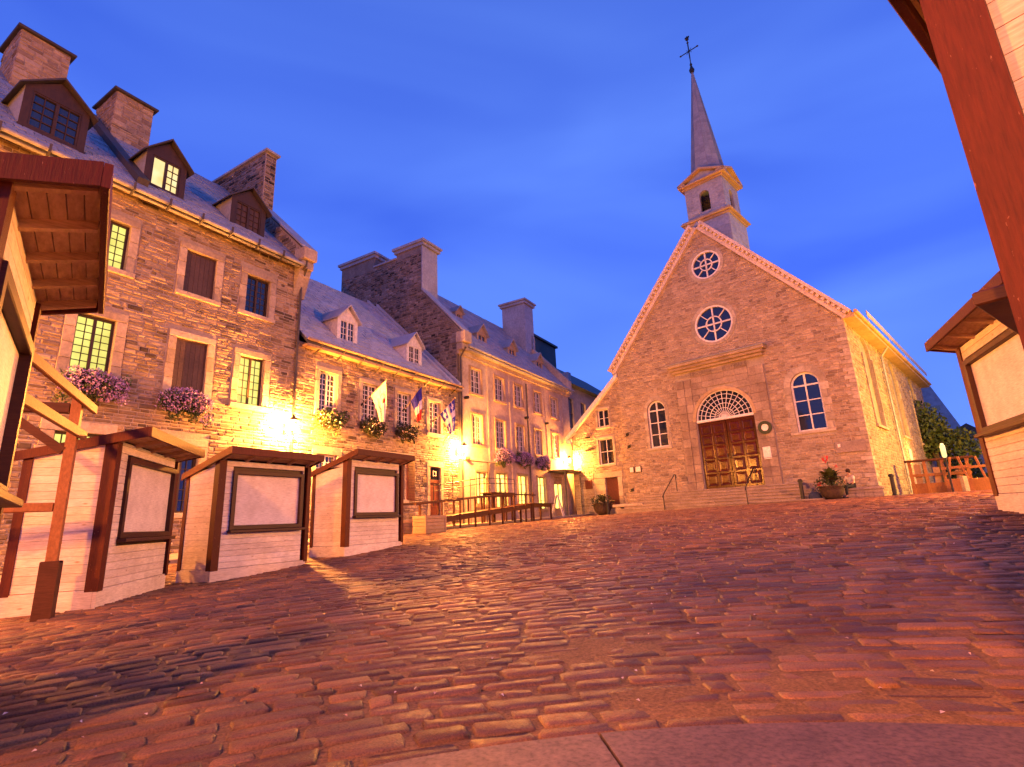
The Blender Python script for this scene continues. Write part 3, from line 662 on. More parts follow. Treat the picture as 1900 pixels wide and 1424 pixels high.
# ------------------------------------------------------------------ building 3: rendered house
b3 = frthing('rendered_house', 'three-storey pale rendered house with a dark stone gable, tin clad chimneys and small dormers', 'house', fB)
w3 = []
for (a, b), z0, z1 in [(q, 7.84, 9.27) for q in ((23.3, 24.35), (25.8, 26.85), (28.1, 29.1), (30.65, 31.65), (33.1, 34.2))]+[(q, 4.95, 6.62) for q in ((23.35, 24.35), (25.75, 26.8), (28.1, 29.1), (30.45, 31.4), (33.05, 34.0))]: w3.append((a, b, z0, z1))
g3 = [(23.65, 24.6, 1.75, 3.45), (25.6, 26.75, 1.45, 3.5), (28.05, 29.2, 1.45, 3.5), (30.55, 31.65, 1.45, 3.5)]
dr3 = (32.9, 34.2, .5, 3.6)
mb = MB(); wall(mb, [(22.1, -.2), (36.2, -.2), (36.2, 10.3), (22.1, 10.3)], [('r', *q) for q in w3+g3+[dr3]], wfront, .2)
mb.prism([(.25, -.2), (10, -.2), (10, 10.3), (.25, 10.3)], 22.6, 36.2, lambda p, q, a: (a, p, q), .3)
mb.obj('wall', 'stucco', b3, lB)
for q in w3: add_window(b3, lB, *q, rows=4 if q[3] > 7 else 5, surround='ochre_paint', sw=.13, frm='white_paint', mun=.03)
for q in g3: add_window(b3, lB, *q, rows=4, cols=1, surround='ochre_paint', sw=.13, frm='ochre_paint', pane='lit_shop', mun=.03, label='lit shop window')
q = MB(); q.bbox(32.95, .06, .9, 33.55, .12, 3.3, .01); q.bbox(33.57, .06, .9, 34.15, .12, 3.3, .01); dd = q.obj('door', 'ochre_paint', b3, lB)
for xx in (33.05, 33.66): q = MB(); q.box(xx, .05, 1.5, xx+.4, .058, 3.1); q.obj('pane', 'lit_shop', dd, lB)
cn = MB(); cn.bbox(32.3, -1.25, 3.86, 35.0, -.01, 4.0, .02); cn.cyl((32.42, -1.1, .7), (32.42, -1.1, 3.86), .06); cn.cyl((34.9, -1.1, .7), (34.9, -1.1, 3.86), .06); cn.obj('door_canopy', 'dark_metal', b3, lB)
bd = MB()
for x in (22.3, 24.95, 27.4, 29.8, 32.2, 34.9): bd.box(x, -.03, .5, x+.16, -.004, 9.8, rnd.random())
bd.box(22.1, -.07, 4.05, 32.2, -.035, 4.2, .7); bd.box(22.12, -.12, 9.78, 36.2, -.005, 10.25, .8); bd.obj('pilaster_strip', 'stucco', b3, lB)
# left gable
gp = [(0, -.2), (0, 9.9), (-.35, 10.25), (-.35, 11.0), (2.45, 14.15), (2.45, 17.1), (4.5, 17.1), (4.5, 16.75), (6.4, 16.75), (6.4, 17.5), (9.4, 17.5), (9.4, 9), (10, 9), (10, -.2)]
gb = MB(); gb.prism(gp, 22.1, 22.62, lambda p, q, a: (a, p, q), .3); gbo = gb.obj('gable_wall', 'mortar_dark', b3, lB)
ml = lambda u, v, n: (22.1-n, u, v)
pieces('stone', courses([(0, 6.5), (10, 6.5), (10, 11.0), (-.0, 11.0)], [], (.09, .19), (.14, .42), 71, gap=.03), ml, 'rubble_grey', gbo, lB, nmax=100, seed=71, pr=(.01, .05), j=.6)
pieces('stone', courses([(-.3, 11.0), (9.4, 11.0), (9.4, 14.1), (2.45, 14.1)], [], (.09, .19), (.14, .42), 72, gap=.03), ml, 'rubble_grey', gbo, lB, nmax=120, seed=72, pr=(.01, .05), j=.6)
pieces('stone', courses([(2.5, 14.1), (9.35, 14.1), (9.35, 16.7), (2.5, 16.7)], [], (.09, .19), (.14, .42), 73, gap=.03), ml, 'rubble_grey', gbo, lB, nmax=80, seed=73, pr=(.01, .05), j=.6)
cp = MB(); cp.prism([(-.42, 11.02), (2.44, 14.2), (2.44, 14.34), (-.42, 11.16)], 22.02, 22.7, lambda p, q, a: (a, p, q), .6)
cp.bbox(22.0, 4.5, 16.76, 22.7, 6.4, 16.88, .02); cp.obj('coping', 'tin_clad', gbo, lB)
kn = MB(); kn.bbox(22.02, -.62, 10.35, 22.66, -.02, 11.0, .04, .9); kn.bbox(22.06, -.42, 9.95, 22.62, -.02, 10.33, .03, .5); kn.obj('corbel', 'dressed_stone', gbo, lB)
def cladchim(x0, x1, y0, y1, z0, z1, sidefl=False):
    m_ = MB(); m_.box(x0, y0, z0, x1, y1, z1, .5)
    for k in range(1, 5): m_.box(x0-.01, y0-.01, z0+(z1-z0)*k/5, x1+.01, y1+.01, z0+(z1-z0)*k/5+.025, .8)
    c_ = m_.obj('chimney', 'tin_clad', b3, lB)
    m_ = MB(); m_.bbox(x0-.14, y0-.14, z1, x1+.14, y1+.14, z1+.22, .03, .3); m_.bbox(x0-.24, y0-.24, z1+.222, x1+.24, y1+.24, z1+.38, .03, .7); m_.obj('chimney_cap', 'tin_clad', c_, lB)
cladchim(22.64, 23.5, 2.42, 4.5, 12.8, 17.1); cladchim(22.64, 23.4, 6.4, 9.4, 12.5, 17.45); cladchim(34.7, 36.1, 2.6, 4.7, 12.0, 17.7)
m_ = MB(); m_.box(22.0, 2.3, 17.1, 22.636, 4.62, 17.3, .3); m_.box(21.9, 2.2, 17.302, 22.636, 4.72, 17.46, .7); m_.box(22.0, 6.3, 17.5, 22.636, 9.5, 17.7, .3); m_.box(21.9, 6.2, 17.702, 22.636, 9.6, 17.85, .7)
m_.box(22.04, 2.38, 14.2, 22.635, 2.448, 17.08, .6); m_.obj('chimney_cap', 'tin_clad', gbo, lB)
S3 = (16.3-10.3)/(5.0+.3)
ro3, _, _ = roof_slab(b3, lB, 22.62, 35.6, -.4, 10.2, 5.0, 16.2, seed=81, tiles=(.34, .55), nmax=120, yb=10.4)
g = MB(); g.cyl((22.62, -.5, 10.22), (36.2, -.5, 10.18), .07, n=8, tone=.5); g.box(22.62, -.45, 10.04, 36.2, -.125, 10.12); g.obj('gutter', 'tin_clad', b3, lB)
rp = MB(); rp.prism([(-.35, 9.9), (-.35, 10.95), (2.6, 14.1), (2.6, 15.2), (8, 15.2), (10, 10)], 35.62, 36.2, lambda p, q, a: (a, p, q), .5); rp.obj('fire_wall', 'stucco', b3, lB)
for xc in (26.07, 29.73, 33.65): dormer(b3, lB, xc, .55, 11.25, 12.25, 12.85, 1.0, S3, 'tin_clad', 'ochre_paint', 'roof_tin', dict(hw=.38, frm='ochre_paint', rows=2, cols=1), ov=.1)
for xc in (26.3, ): dormer(b3, lB, xc, .38, 13.6, 14.25, 14.65, 2.9, S3, 'tin_clad', 'ochre_paint', 'roof_tin', dict(hw=.22, frm='ochre_paint', rows=1, cols=1), ov=.08)
dp = MB(); dp.tube([(22.28, -.5, 10.1), (22.28, -.12, 9.6), (22.28, -.12, .6)], .05, 8, .3); dp.obj('downpipe', 'dark_metal', b3, lB)
for tp in ([(24.72, -.09, 4.0), (24.72, -.09, .6)], [(29.5, -.09, 9.5), (29.5, -.09, .8)]): dp = MB(); dp.tube(tp, .04, 8, .3); dp.obj('downpipe', 'dark_metal', b3, lB)
q = MB()
for x, z in ((22.75, 7.4), (29.3, 7.2), (32.1, 7.2), (22.7, 4.1), (31.8, 4.3)): q.cyl((x, -.25, z), (x, -.01, z), .09, n=10)
q.obj('wall_vent', 'iron', b3, lB)

# ------------------------------------------------------------------ building 4: dark roofed building behind
b4 = frthing('dark_roofed_building', 'grey building with a big dark roof glimpsed between the rendered house and the church', 'building', fB)
w4 = [(38.2+i*2.6, 39.3+i*2.6, 7.8, 10.3) for i in range(6)]
mb = MB(); wall(mb, [(36.3, 0), (56, 0), (56, 11.4), (36.3, 11.4)], [('r', *q) for q in w4], lambda p, q, d: (p, d+1, q), .2)
mb.prism([(1.3, 0), (14, 0), (14, 11.4), (1.3, 11.4)], 36.3, 56, lambda p, q, a: (a, p, q), .3); mb.obj('wall', 'grey_wall', b4, lB)
for a, b, c, d in w4:
    q = MB(); q.box(a, 1.10, c, b, 1.14, c+.08); q.box((a+b)/2-.04, 1.10, c+.08, (a+b)/2+.04, 1.14, d); q.box(a, 1.09, (c+d)/2-.04, b, 1.098, (c+d)/2+.04); wo = q.obj('window', 'brown_paint', b4, lB)
    q = MB(); q.box(a, 1.15, c, b, 1.16, d); q.obj('pane', 'glass_blue', wo, lB)
q = MB(); q.prism([(.4, 11.3), (7, 16.3), (14.5, 11.3)], 36.1, 57, lambda p, q, a: (a, p, q), .5); r4 = q.obj('roof', 'dark_roof', b4, lB)
q = MB(); q.box(40, 5.5, 15, 46, 8, 17.4, .3); q.box(39.8, 5.3, 17.4, 46.2, 8.2, 17.6, .8); q.obj('roof_box', 'dark_roof', b4, lB)
q = MB(); q.box(40.9, 2.0, 12.5, 41.5, 2.5, 13.2); q.obj('skylight', 'distant_wall', b4, lB)

# ------------------------------------------------------------------ the church
ch = frthing('stone_church', 'stone church with round gable windows, arched doorway and slender steeple', 'church', fC)
GABLE = [(0, .6), (13.6, .6), (13.6, 10.5), (6.85, 18.45), (0, 10.5)]
door_h = ('a', 5.15, 8.5, 2.08, 6.12)
chh = [('c', 7.05, 15.85, .93), ('c', 7.0, 11.92, 1.17), ('a', 1.95, 3.2, 4.9, 7.28), ('a', 10.6, 12.02, 4.72, 7.18), door_h]
mb = MB(); wall(mb, GABLE, chh, wfront, .3)
LEN = 25
blind = [('a', 3.0, 5.3, 5.0, 9.0), ('a', 10.6, 12.9, 5.0, 9.0), ('a', 18.0, 20.3, 5.0, 9.0)]
wall(mb, [(0, .6), (LEN, .6), (LEN, 10.6), (0, 10.6)], blind, lambda p, q, d: (13.6-d, p, q), .14)
mb.add([(13.45, 0.0, .6), (13.45, LEN, .6), (13.45, LEN, 10.6), (13.45, 0, 10.6)], [(0, 1, 2, 3)], .2)
mb.add([(0, .0, .6), (0, LEN, .6), (0, LEN, 10.6), (0, 0, 10.6)], [(0, 1, 2, 3)], .2)
mb.prism(GABLE, LEN-.01, LEN, lambda p, q, a: (p, a, q), .4)
cw = mb.obj('wall', 'mortar', ch, lC)
# backing behind facade openings
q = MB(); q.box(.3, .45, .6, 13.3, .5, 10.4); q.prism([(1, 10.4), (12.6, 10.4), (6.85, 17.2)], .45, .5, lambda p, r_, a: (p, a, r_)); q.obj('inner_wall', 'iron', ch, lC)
hs = [('c', 7.05, 15.85, 1.13), ('c', 7.0, 11.92, 1.39), ('a', 1.75, 3.4, 4.72, 7.28), ('a', 10.28, 12.34, 4.5, 7.18), ('r', 4.15, 9.45, 1.5, 9.75)]
# facade stones take a random tone, the same at every height
def ctone(r_, rng): return rng.random()
pieces('stone', courses(GABLE, hs, (.09, .19), (.15, .5), 91, gap=.016), front, 'church_stone', cw, lC, seed=91, tonefn=ctone, j=.5)
pieces('stone', courses([(0, .8), (LEN, .8), (LEN, 10.5), (0, 10.5)], [('a', a-.12, b+.12, c-.1, d) for _, a, b, c, d in blind], (.12, .21), (.2, .6), 92, gap=.016), lambda u, v, n: (13.6+n, u, v), 'church_stone', cw, lC, seed=92)
for k in range(46):   # quoins at the right corner
    z = 1.1+k*.205; e = .42 if k % 2 else .24
    q = MB(); q.bbox(13.6-e, -.05, z+.005, 13.66, e*.8 if k % 2 == 0 else .5, z+.2, .012, rnd.random())
    if z < 10.3: q.obj('quoin', 'dressed_stone', cw, lC)
for _, a, b, c, d in blind:
    q = MB(); q.add([(13.44, p[0], p[1]) for p in hole_poly(('a', a, b, c, d), 14)], [tuple(range(17))], .6); q.obj('blind_window', 'white_paint' if a < 5 else 'dressed_stone', ch, lC)
    s = MB()
    for k in range(9): za = c+(d-c)*k/9; s.bbox(13.5, a-.16, za+.005, 13.68, a-.004, za+(d-c)/9-.005, .01, rnd.random()); s.bbox(13.5, b+.004, za+.005, 13.68, b+.16, za+(d-c)/9-.005, .01, rnd.random())
    s.bbox(13.5, a-.25, c-.16, 13.74, b+.25, c-.004, .01); s.obj('window_surround', 'dressed_stone', ch, lC)
# rose windows
def rose(cx, cz, r_):
    q = MB(); q.ring((cx, cz), r_-.10, r_, -.02, .16, 32); q.ring((cx, cz), r_*.40-.035, r_*.40+.035, .03, .09, 24)
    for k in range(12 if False else 8):
        t = k*math.pi/4; i0 = 0.0 if k % 2 == 0 else r_*.4; wd_ = .085 if k % 2 == 0 else .05
        q.beam((cx+i0*math.cos(t), .06, cz+i0*math.sin(t)), (cx+(r_-.06)*math.cos(t), .06, cz+(r_-.06)*math.sin(t)), wd_, .06, up=(0, 1, 0))
    wo = q.obj('round_window', 'white_paint', ch, lC)
    for k in range(4):
        p = MB(); t0 = k*math.pi/2; pts = [(0, 0)]+[((r_-.08)*math.cos(t0+i*math.pi/12), (r_-.08)*math.sin(t0+i*math.pi/12)) for i in range(7)]
        p.prism([(cx+a*.995, cz+b*.995) for a, b in pts], .10, .11, lambda a, b, d: (a, d, b)); p.obj('pane', 'glass_blue', wo, lC)
    s = MB()
    for k in range(16): s.ring((cx, cz), r_+.004, r_+.2, -.05, .2, 2, k*22.5+.6, k*22.5+21.9, rnd.random())
    s.obj('surround', 'dressed_stone', wo, lC)
rose(7.05, 15.85, .93); rose(7.0, 11.92, 1.17)
add_window(ch, lC, 1.95, 3.2, 4.9, 99, arch=7.28, cas=2, cols=1, rows=3, surround=None, frm='white_paint', fw=.08, pane='glass_dark', mun=.05) if False else None
def arched(x0, x1, z0, zs, sw):
    wo = add_window(ch, lC, x0, x1, z0, zs, arch=zs, cas=2, cols=1, rows=3, frm='white_paint', fw=.09, mun=.05, pane='glass_blue', sep_panes=True, surround='dressed_stone', sw=sw)
arched(1.95, 3.2, 4.9, 7.28, .2); arched(10.6, 12.02, 4.72, 7.18, .32)
# doorway: dressed stone frontispiece, fan light, two leaves
fs_ = MB()
def frect(x0, x1, z0, z1, y0=-.10): fs_.bbox(x0, y0, z0, x1, .02, z1, .012, rnd.random())
for k in range(15):
    z = 1.5+k*.52
    if z < 9.1:
        for (a, b) in ((4.2, 4.66), (4.67, 5.11), (8.54, 8.98), (8.99, 9.42)):
            if z+.51 <= 9.25: frect(a, b, z, z+.51, -.12 if a in (4.2, 8.99) else -.075)
z = 6.2
while z < 9.1:
    z1_ = min(z+.38, 9.25); rr = 1.78
    dz = z-6.12; half = math.sqrt(max(0, rr*rr-dz*dz)) if dz < rr else 0
    cx = 6.825; xs = [5.12, cx-half] if half > 0 else [5.12, 8.53]
    def row(a, b):
        n_ = max(1, round((b-a)/.62)); [frect(a+(b-a)*i/n_+.004, a+(b-a)*(i+1)/n_-.004, z+.004, z1_-.004, -.06) for i in range(n_)]
    if half > 0:
        if cx-half-5.12 > .05: row(5.12, cx-half); row(cx+half, 8.53)
    else: row(5.12, 8.53)
    z = z1_
fs_.obj('frontispiece', 'portal_stone', ch, lC)
q = MB(); q.ring((6.825, 6.12), 1.675, 1.86, -.09, .25, 20, 0, 180, .8); q.obj('door_arch', 'ochre_paint', ch, lC)
co = MB(); co.bbox(3.85, -.55, 9.62, 9.75, 0, 9.80, .03, .8); co.bbox(3.98, -.42, 9.44, 9.62, 0, 9.615, .03, .3); co.bbox(4.08, -.25, 9.28, 9.52, 0, 9.435, .02, .6); co.obj('door_cornice', 'portal_stone', ch, lC)
q = MB(); q.bbox(3.8, -.6, 9.803, 9.8, 0, 9.84, .01); q.obj('cornice_flashing', 'tin_clad', ch, lC)
# fan light
q = MB(); cx, cz, r_ = 6.825, 6.14, 1.665
q.ring((cx, cz), r_-.07, r_, .02, .14, 24, 0, 180)
for rr in (.32, .58, .86, 1.14, 1.4): q.ring((cx, cz), rr-.016, rr+.016, .05, .09, 20, 0, 180)
for k in range(1, 14): t = math.pi*k/14; q.beam((cx+.12*math.cos(t), .07, cz+.12*math.sin(t)), (cx+(r_-.04)*math.cos(t), .07, cz+(r_-.04)*math.sin(t)), .028, .04, up=(0, 1, 0))
q.ring((cx, cz), 0.01, .16, .0, .1, 12, 0, 180); q.bbox(cx-r_, -.02, cz-.12, cx+r_, .16, cz+.03, .01, .9)
fl = q.obj('fan_light', 'white_paint', ch, lC)
for k in range(7):
    a = k*180/7; p = MB(); p.prism([(cx, cz+.03)]+[(cx+1.62*math.cos(R(a+i*180/21)), cz+1.62*math.sin(R(a+i*180/21))) for i in range(4)], .11, .12, lambda u, v, d: (u, d, v)); p.obj('pane', 'glass_dark', fl, lC)
for sg, xa, xb in ((-1, 5.16, 6.81), (1, 6.84, 8.49)):
    q = MB(); q.bbox(xa, .12, 2.1, xb, .2, 6.01, .01, .2); dl = q.obj('door_leaf', 'church_wood', ch, lC)
    nP = [(2.28, 2.95), (3.05, 3.75), (3.85, 4.55), (4.65, 5.2), (5.3, 5.85)]
    for (za, zb) in nP:
        xm = (xa+xb)/2
        for a, b in ((xa+.14, xm-.06), (xm+.06, xb-.14)):
            p = MB(); fr_ = [(a, za), (b, za), (b, zb), (a, zb)]; i_ = .07
            inn = [(a+i_, za+i_), (b-i_, za+i_), (b-i_, zb-i_), (a+i_, zb-i_)]
            v = [(x, .119, z) for x, z in fr_]+[(x, .102, z) for x, z in [(a+.02, za+.02), (b-.02, za+.02), (b-.02, zb-.02), (a+.02, zb-.02)]]+[(x, .117, z) for x, z in inn]+[(x, .104, z) for x, z in [((a+b)/2+(x-(a+b)/2)*.6, (za+zb)/2+(z-(za+zb)/2)*.7) for x, z in inn]]
            fs = [(k, (k+1) % 4, 4+(k+1) % 4, 4+k) for k in range(4)]+[(4+k, 4+(k+1) % 4, 8+(k+1) % 4, 8+k) for k in range(4)]+[(8+k, 8+(k+1) % 4, 12+(k+1) % 4, 12+k) for k in range(4)]+[(12, 13, 14, 15)]
            p.add(v, fs, rnd.random()); p.obj('door_panel', 'church_wood', dl, lC)
    q = MB(); hx = xb-.12 if sg < 0 else xa+.12; q.cyl((hx, .02, 3.9), (hx, .12, 3.9), .025); q.cyl((hx, .02, 3.75), (hx, .02, 4.05), .02); q.obj('handle', 'dark_metal', dl, lC)
# raking cornice with dentils
def rake(xa, za, xb, zb):
    q = MB(); d = Vector((xb-xa, 0, zb-za)); ln = d.length; d.normalize(); nn = Vector((-d.z, 0, d.x))
    if nn.z < 0: nn = -nn
    def slab(o0, o1, y0, y1, tn):
        a = Vector((xa, 0, za)); b = Vector((xb, 0, zb)); pts = [a+nn*o0, b+nn*o0, b+nn*o1, a+nn*o1]
        q.prism([(p.x, p.z) for p in pts], y0, y1, lambda u, v, w_: (u, w_, v), tn)
    slab(-.02, .20, -.22, .02, .4); slab(.34, .50, -.42, .02, .9); slab(.20, .34, -.20, .02, .0)
    ro_ = q.obj('gable_cornice', 'cornice_paint', ch, lC)
    n_ = int(ln/.32); de = MB()
    for i in range(n_):
        c = Vector((xa, 0, za))+d*(i+.5)*ln/n_; e = MB()
        a, b = c-d*.08, c+d*.08; pts = [a+nn*.2, b+nn*.2, b+nn*.335, a+nn*.335]
        e.prism([(p.x, p.z) for p in pts], -.37, -.203, lambda u, v, w_: (u, w_, v), .8); e.obj('dentil', 'cornice_paint', ro_, lC)
rake(-.12, 10.22, 6.85, 18.42); rake(13.72, 10.22, 6.85, 18.42)
# church roof
q = MB(); q.prism([(-.45, 10.45), (6.85, 19.0), (14.15, 10.45), (14.1, 10.25), (6.85, 18.75), (-.4, 10.25)], .03, LEN+.2, lambda p, r_, a: (p, a, r_), .5); cr_ = q.obj('roof', 'roof_tin', ch, lC)
q = MB(); q.prism([(13.62, 10.5), (13.62, 10.2), (14.2, 10.2), (14.2, 10.42)], -.2, LEN+.2, lambda p, r_, a: (p, a, r_), .6); q.cyl((14.28, -.3, 10.45), (14.28, LEN+.2, 10.40), .09, n=8, tone=.9); q.obj('eave_gutter', 'ochre_paint', ch, lC)
q = MB(); q.box(14.0, 4.5, 11.5, 14.05, 27, 11.78, .8)
for y in range(5, 29, 6): q.box(13.98, y, 10.4, 14.0, y+.03, 11.6, .3)
q.obj('snow_guard', 'cornice_paint', ch, lC)
q = MB(); q.tube([(14.2, 8.1, 10.3), (13.75, 8.1, 9.7), (13.75, 8.1, 1.4)], .06, 8); q.obj('downpipe', 'tin_clad', ch, lC)
q = MB(); q.bbox(13.62, 15.2, 1.2, 13.7, 16.2, 3.4, .01); q.obj('side_door', 'shutter_brown', ch, lC)
# dark cracks and iron anchors in the gable masonry
q = MB()
for x, z in ((.35, 6.0), (.4, 5.2), (.32, 2.4)): q.cyl((x, -.09, z), (x, -.02, z), .1, n=8); q.beam((x-.12, -.08, z-.12), (x+.12, -.08, z+.12), .04, .04)
q.obj('wall_anchor', 'iron', ch, lC)
# wall plaques, wreath and notice boards
q = MB(); q.ring((9.02, 5.2), .20, .36, -.22, -.13, 20); wr = q.obj('wreath', 'leaf_dark', ch, lC)
q = MB(); q.lathe([(.19, 0), (.19, .03)], n=20); q.v = [(9.02+v[0], -.18+v[2], 5.2+v[1]) for v in q.v]; q.obj('medallion', 'notice', wr, lC)
q = MB(); q.bbox(8.72, -.16, 3.55, 9.12, -.122, 4.15, .01, .8); q.bbox(8.72, -.15, 3.48, 9.12, -.121, 3.53, .01, .2); q.obj('plaque', 'notice', ch, lC)
q = MB(); q.bbox(12.2, -.10, 3.42, 13.5, -.03, 3.95, .015, .3); pq = q.obj('plaque', 'step_stone', ch, lC)
q = MB(); q.bbox(12.3, -.115, 3.7, 12.42, -.102, 3.86, .004); q.obj('badge', 'notice', pq, lC)
for a, b in ((.28, .62), (.72, 1.14)):
    q = MB(); q.bbox(a, -.11, 3.48, b, -.03, 3.88, .01, .5); nb_ = q.obj('notice_board', 'shutter_brown', ch, lC)
    q = MB(); q.box(a+.04, -.118, 3.52, b-.04, -.112, 3.84); q.obj('notice_sheet', 'notice', nb_, lC)
# carved inscription
def text(s, size, name, mat, parent, mtx, ext=.01):
    cu = bpy.data.curves.new('txt', 'FONT'); cu.body = s; cu.size = size; cu.extrude = ext; cu.align_x = 'CENTER'; cu.align_y = 'CENTER'; cu.space_character = 1.15
    to = bpy.data.objects.new('txt', cu); C.objects.link(to); dg = bpy.context.evaluated_depsgraph_get()
    me = bpy.data.meshes.new_from_object(to.evaluated_get(dg)); bpy.data.objects.remove(to)
    me.transform(mtx); me.materials.clear(); me.materials.append(M_(mat)); o = bpy.data.objects.new(name, me); C.objects.link(o); o.parent = parent; return o
for wd_s, wd_x in (('NOTRE-DAME', 5.35), ('DES', 6.62), ('VICTOIRES', 7.85)): text(wd_s, .30, 'inscription', 'dressed_stone', ch, Matrix.Translation((wd_x, -.13, 9.02)) @ Matrix.Rotation(R(90), 4, 'X'))
# low wing left of the nave
AX = -4.35; mb = MB()
ap = [(AX, .8), (-.02, .8), (-.02, 10.2), (AX, 6.55)]
hw = [(-2.0, -1.1, 6.85, 8.05), (-2.1, -.95, 4.25, 6.0)]; adr = (-2.55, -.75, 1.3, 3.35)
wall(mb, ap, [('r', *q) for q in hw+[adr]], lambda p, q, d: (p, .15+d, q), .22)
mb.prism([(AX, .8), (-.02, .8), (-.02, 10.2), (AX, 6.55)], .6, 9, lambda p, r_, a: (p, a, r_), .4); wg = mb.obj('wing_wall', 'mortar', ch, lC)
pieces('stone', courses(ap, [('r', a-.16, b+.16, c-.14, d+.16) for a, b, c, d in hw+[adr]], (.12, .2), (.2, .5), 95), lambda u, v, n: (u, .15-n, v), 'church_stone', wg, lC, nmax=100, seed=95)
lw = Fr((0, 0, 0), 90)
class OF(LF):
    def loc(s, p): return LF.loc(s, (p[0], p[1]+.15, p[2]))
lW = OF(fC)
add_window(ch, lW, *hw[0], rows=2, cas=2, cols=1, surround='dressed_stone', sw=.14, mun=.03); add_window(ch, lW, *hw[1], rows=2, cas=1, cols=2, surround='dressed_stone', sw=.16, mun=.05)
q = MB(); q.bbox(-1.75, .22, 1.2, -.8, .27, 3.3, .01); q.obj('side_door', 'red_door', ch, lC)
s = MB(); [s.bbox(a, .08, 1.25+k*.42, b, .3, 1.66+k*.42, .01, rnd.random()) for k in range(5) for a, b in ((-2.5, -1.78), (-.77, -.45))]; s.bbox(-2.6, .07, 3.35, -.4, .3, 3.7, .01); s.obj('door_surround', 'dressed_stone', ch, lC)
q = MB(); q.prism([(AX-.35, 6.15), (-.02, 10.0), (-.02, 10.35), (AX-.35, 6.5)], -.12, 9.2, lambda p, r_, a: (p, a, r_), .6); q.box(AX-.3, -.1, 6.0, AX, .1, 6.25); q.obj('wing_roof', 'white_paint', ch, lC)
q = MB()
for x, z in ((-2.9, 6.25), (-2.7, 5.4), (-2.95, 5.35)): q.box(x-.2, .03, z-.05, x+.18, .11, z+.05)
q.obj('wall_anchor', 'iron', ch, lC)
q = MB(); q.bbox(-3.4, .05, 2.7, -2.85, .115, 3.3, .01, .3); q.obj('plaque', 'red_door', ch, lC)

# steeple
TX, TY = 6.9, 3.15
tw = MB(); tw.box(TX-1.45, TY-1.45, 15.5, TX+1.45, TY+1.45, 19.85, .4); tb = tw.obj('tower_base', 'tin_clad', ch, lC)
rects = courses([(TX-1.45, 15.6), (TX+1.45, 15.6), (TX+1.45, 19.8), (TX-1.45, 19.8)], [], (.6, .75), (.7, 1.0), 97)
pieces('panel', rects, lambda u, v, n: (u, TY-1.45-n, v), 'tin_clad', tb, lC, pr=(.012, .02), bv=.01, j=.02, seed=1)
pieces('panel', [(a-TX+TY, b-TX+TY, c, d) for a, b, c, d in rects], lambda u, v, n: (TX+1.45+n, u, v), 'tin_clad', tb, lC, pr=(.012, .02), bv=.01, j=.02, seed=2)
q = MB()
for hw_, z0_, z1_, tn in ((1.56, 19.72, 19.88, .3), (1.72, 19.88, 20.0, .7), (1.64, 20.0, 20.12, .5)): q.bbox(TX-hw_, TY-hw_, z0_, TX+hw_, TY+hw_, z1_, .03, tn)
q.obj('tower_cornice', 'ochre_paint', ch, lC)
q = MB(); H = 1.30
op = ('a', -.34, .34, 20.55, 21.75)
sides = [lambda p, r_, d: (TX+p, TY-H+d, r_), lambda p, r_, d: (TX+H-d, TY+p, r_), lambda p, r_, d: (TX-p, TY+H-d, r_), lambda p, r_, d: (TX-H+d, TY-p, r_)]
for fn in sides: wall(q, [(-H, 20.12), (H, 20.12), (H, 22.75), (-H, 22.75)], [op], fn, .25)
q.box(TX-H, TY-H, 20.13, TX+H, TY+H, 20.2); q.box(TX-H, TY-H, 22.6, TX+H, TY+H, 22.7); bf = q.obj('belfry', 'tin_clad', ch, lC)
q = MB()
for fi, fn in enumerate(sides[:2]):
    rc = courses([(-H, 20.25), (H, 20.25), (H, 22.7), (-H, 22.7)], [('a', -.44, .44, 20.5, 21.75)], (.3, .34), (.35, .5), 98+fi)
    pieces('panel', rc, (lambda u, v, n, fn=fn: fn(u, v, -n)), 'tin_clad', bf, lC, pr=(.012, .02), bv=.006, j=.03, seed=fi+5, nmax=60)
    for k in range(7): q.add([fn(a, 20.6+k*.16+c, .12+e) for a, c, e in ((-.33, 0, 0), (.33, 0, 0), (.33, .09, .12), (-.33, .09, .12))], [(0, 1, 2, 3)], .5)
q.obj('louvre', 'shutter_brown', bf, lC)
q = MB(); q.cyl((TX, TY, 21.0), (TX, TY, 21.5), .3, .14, 12); q.obj('bell', 'dark_metal', bf, lC)
q = MB()
for hw_, z0_, z1_, tn in ((1.42, 22.62, 22.76, .3), (1.62, 22.76, 22.88, .8)): q.bbox(TX-hw_, TY-hw_, z0_, TX+hw_, TY+hw_, z1_, .02, tn)
for fn in sides:
    for sg in (-1, 1): q.add([fn(a, b, c) for c in (-.34, .2) for a, b in ((sg*1.64, 22.88), (0, 23.62), (0, 23.76), (sg*1.64, 23.02))], [(0, 1, 2, 3), (4, 7, 6, 5), (0, 4, 5, 1), (1, 5, 6, 2), (2, 6, 7, 3), (3, 7, 4, 0)], .6)
q.obj('belfry_pediment', 'ochre_paint', ch, lC)
q = MB()
for fn in sides: q.add([fn(a, b, -.05) for a, b in ((-1.5, 22.88), (1.5, 22.88), (0, 23.6))], [(0, 1, 2)], .5)
q.box(TX-1.25, TY-1.25, 22.885, TX+1.25, TY+1.25, 23.35, .3); q.obj('pediment_panel', 'tin_clad', ch, lC)
q = MB(); Z0, Z1, RS = 23.3, 32.9, 1.22; v = []; fs = []
for k in range(25):
    z = Z0+(Z1-Z0)*k/24; r_ = RS*(1-k/24)**1.0*.97+.04
    for i in range(8): t = R(22.5+45*i); v.append((TX+r_*math.cos(t), TY+r_*math.sin(t), z))
mbs = MB()
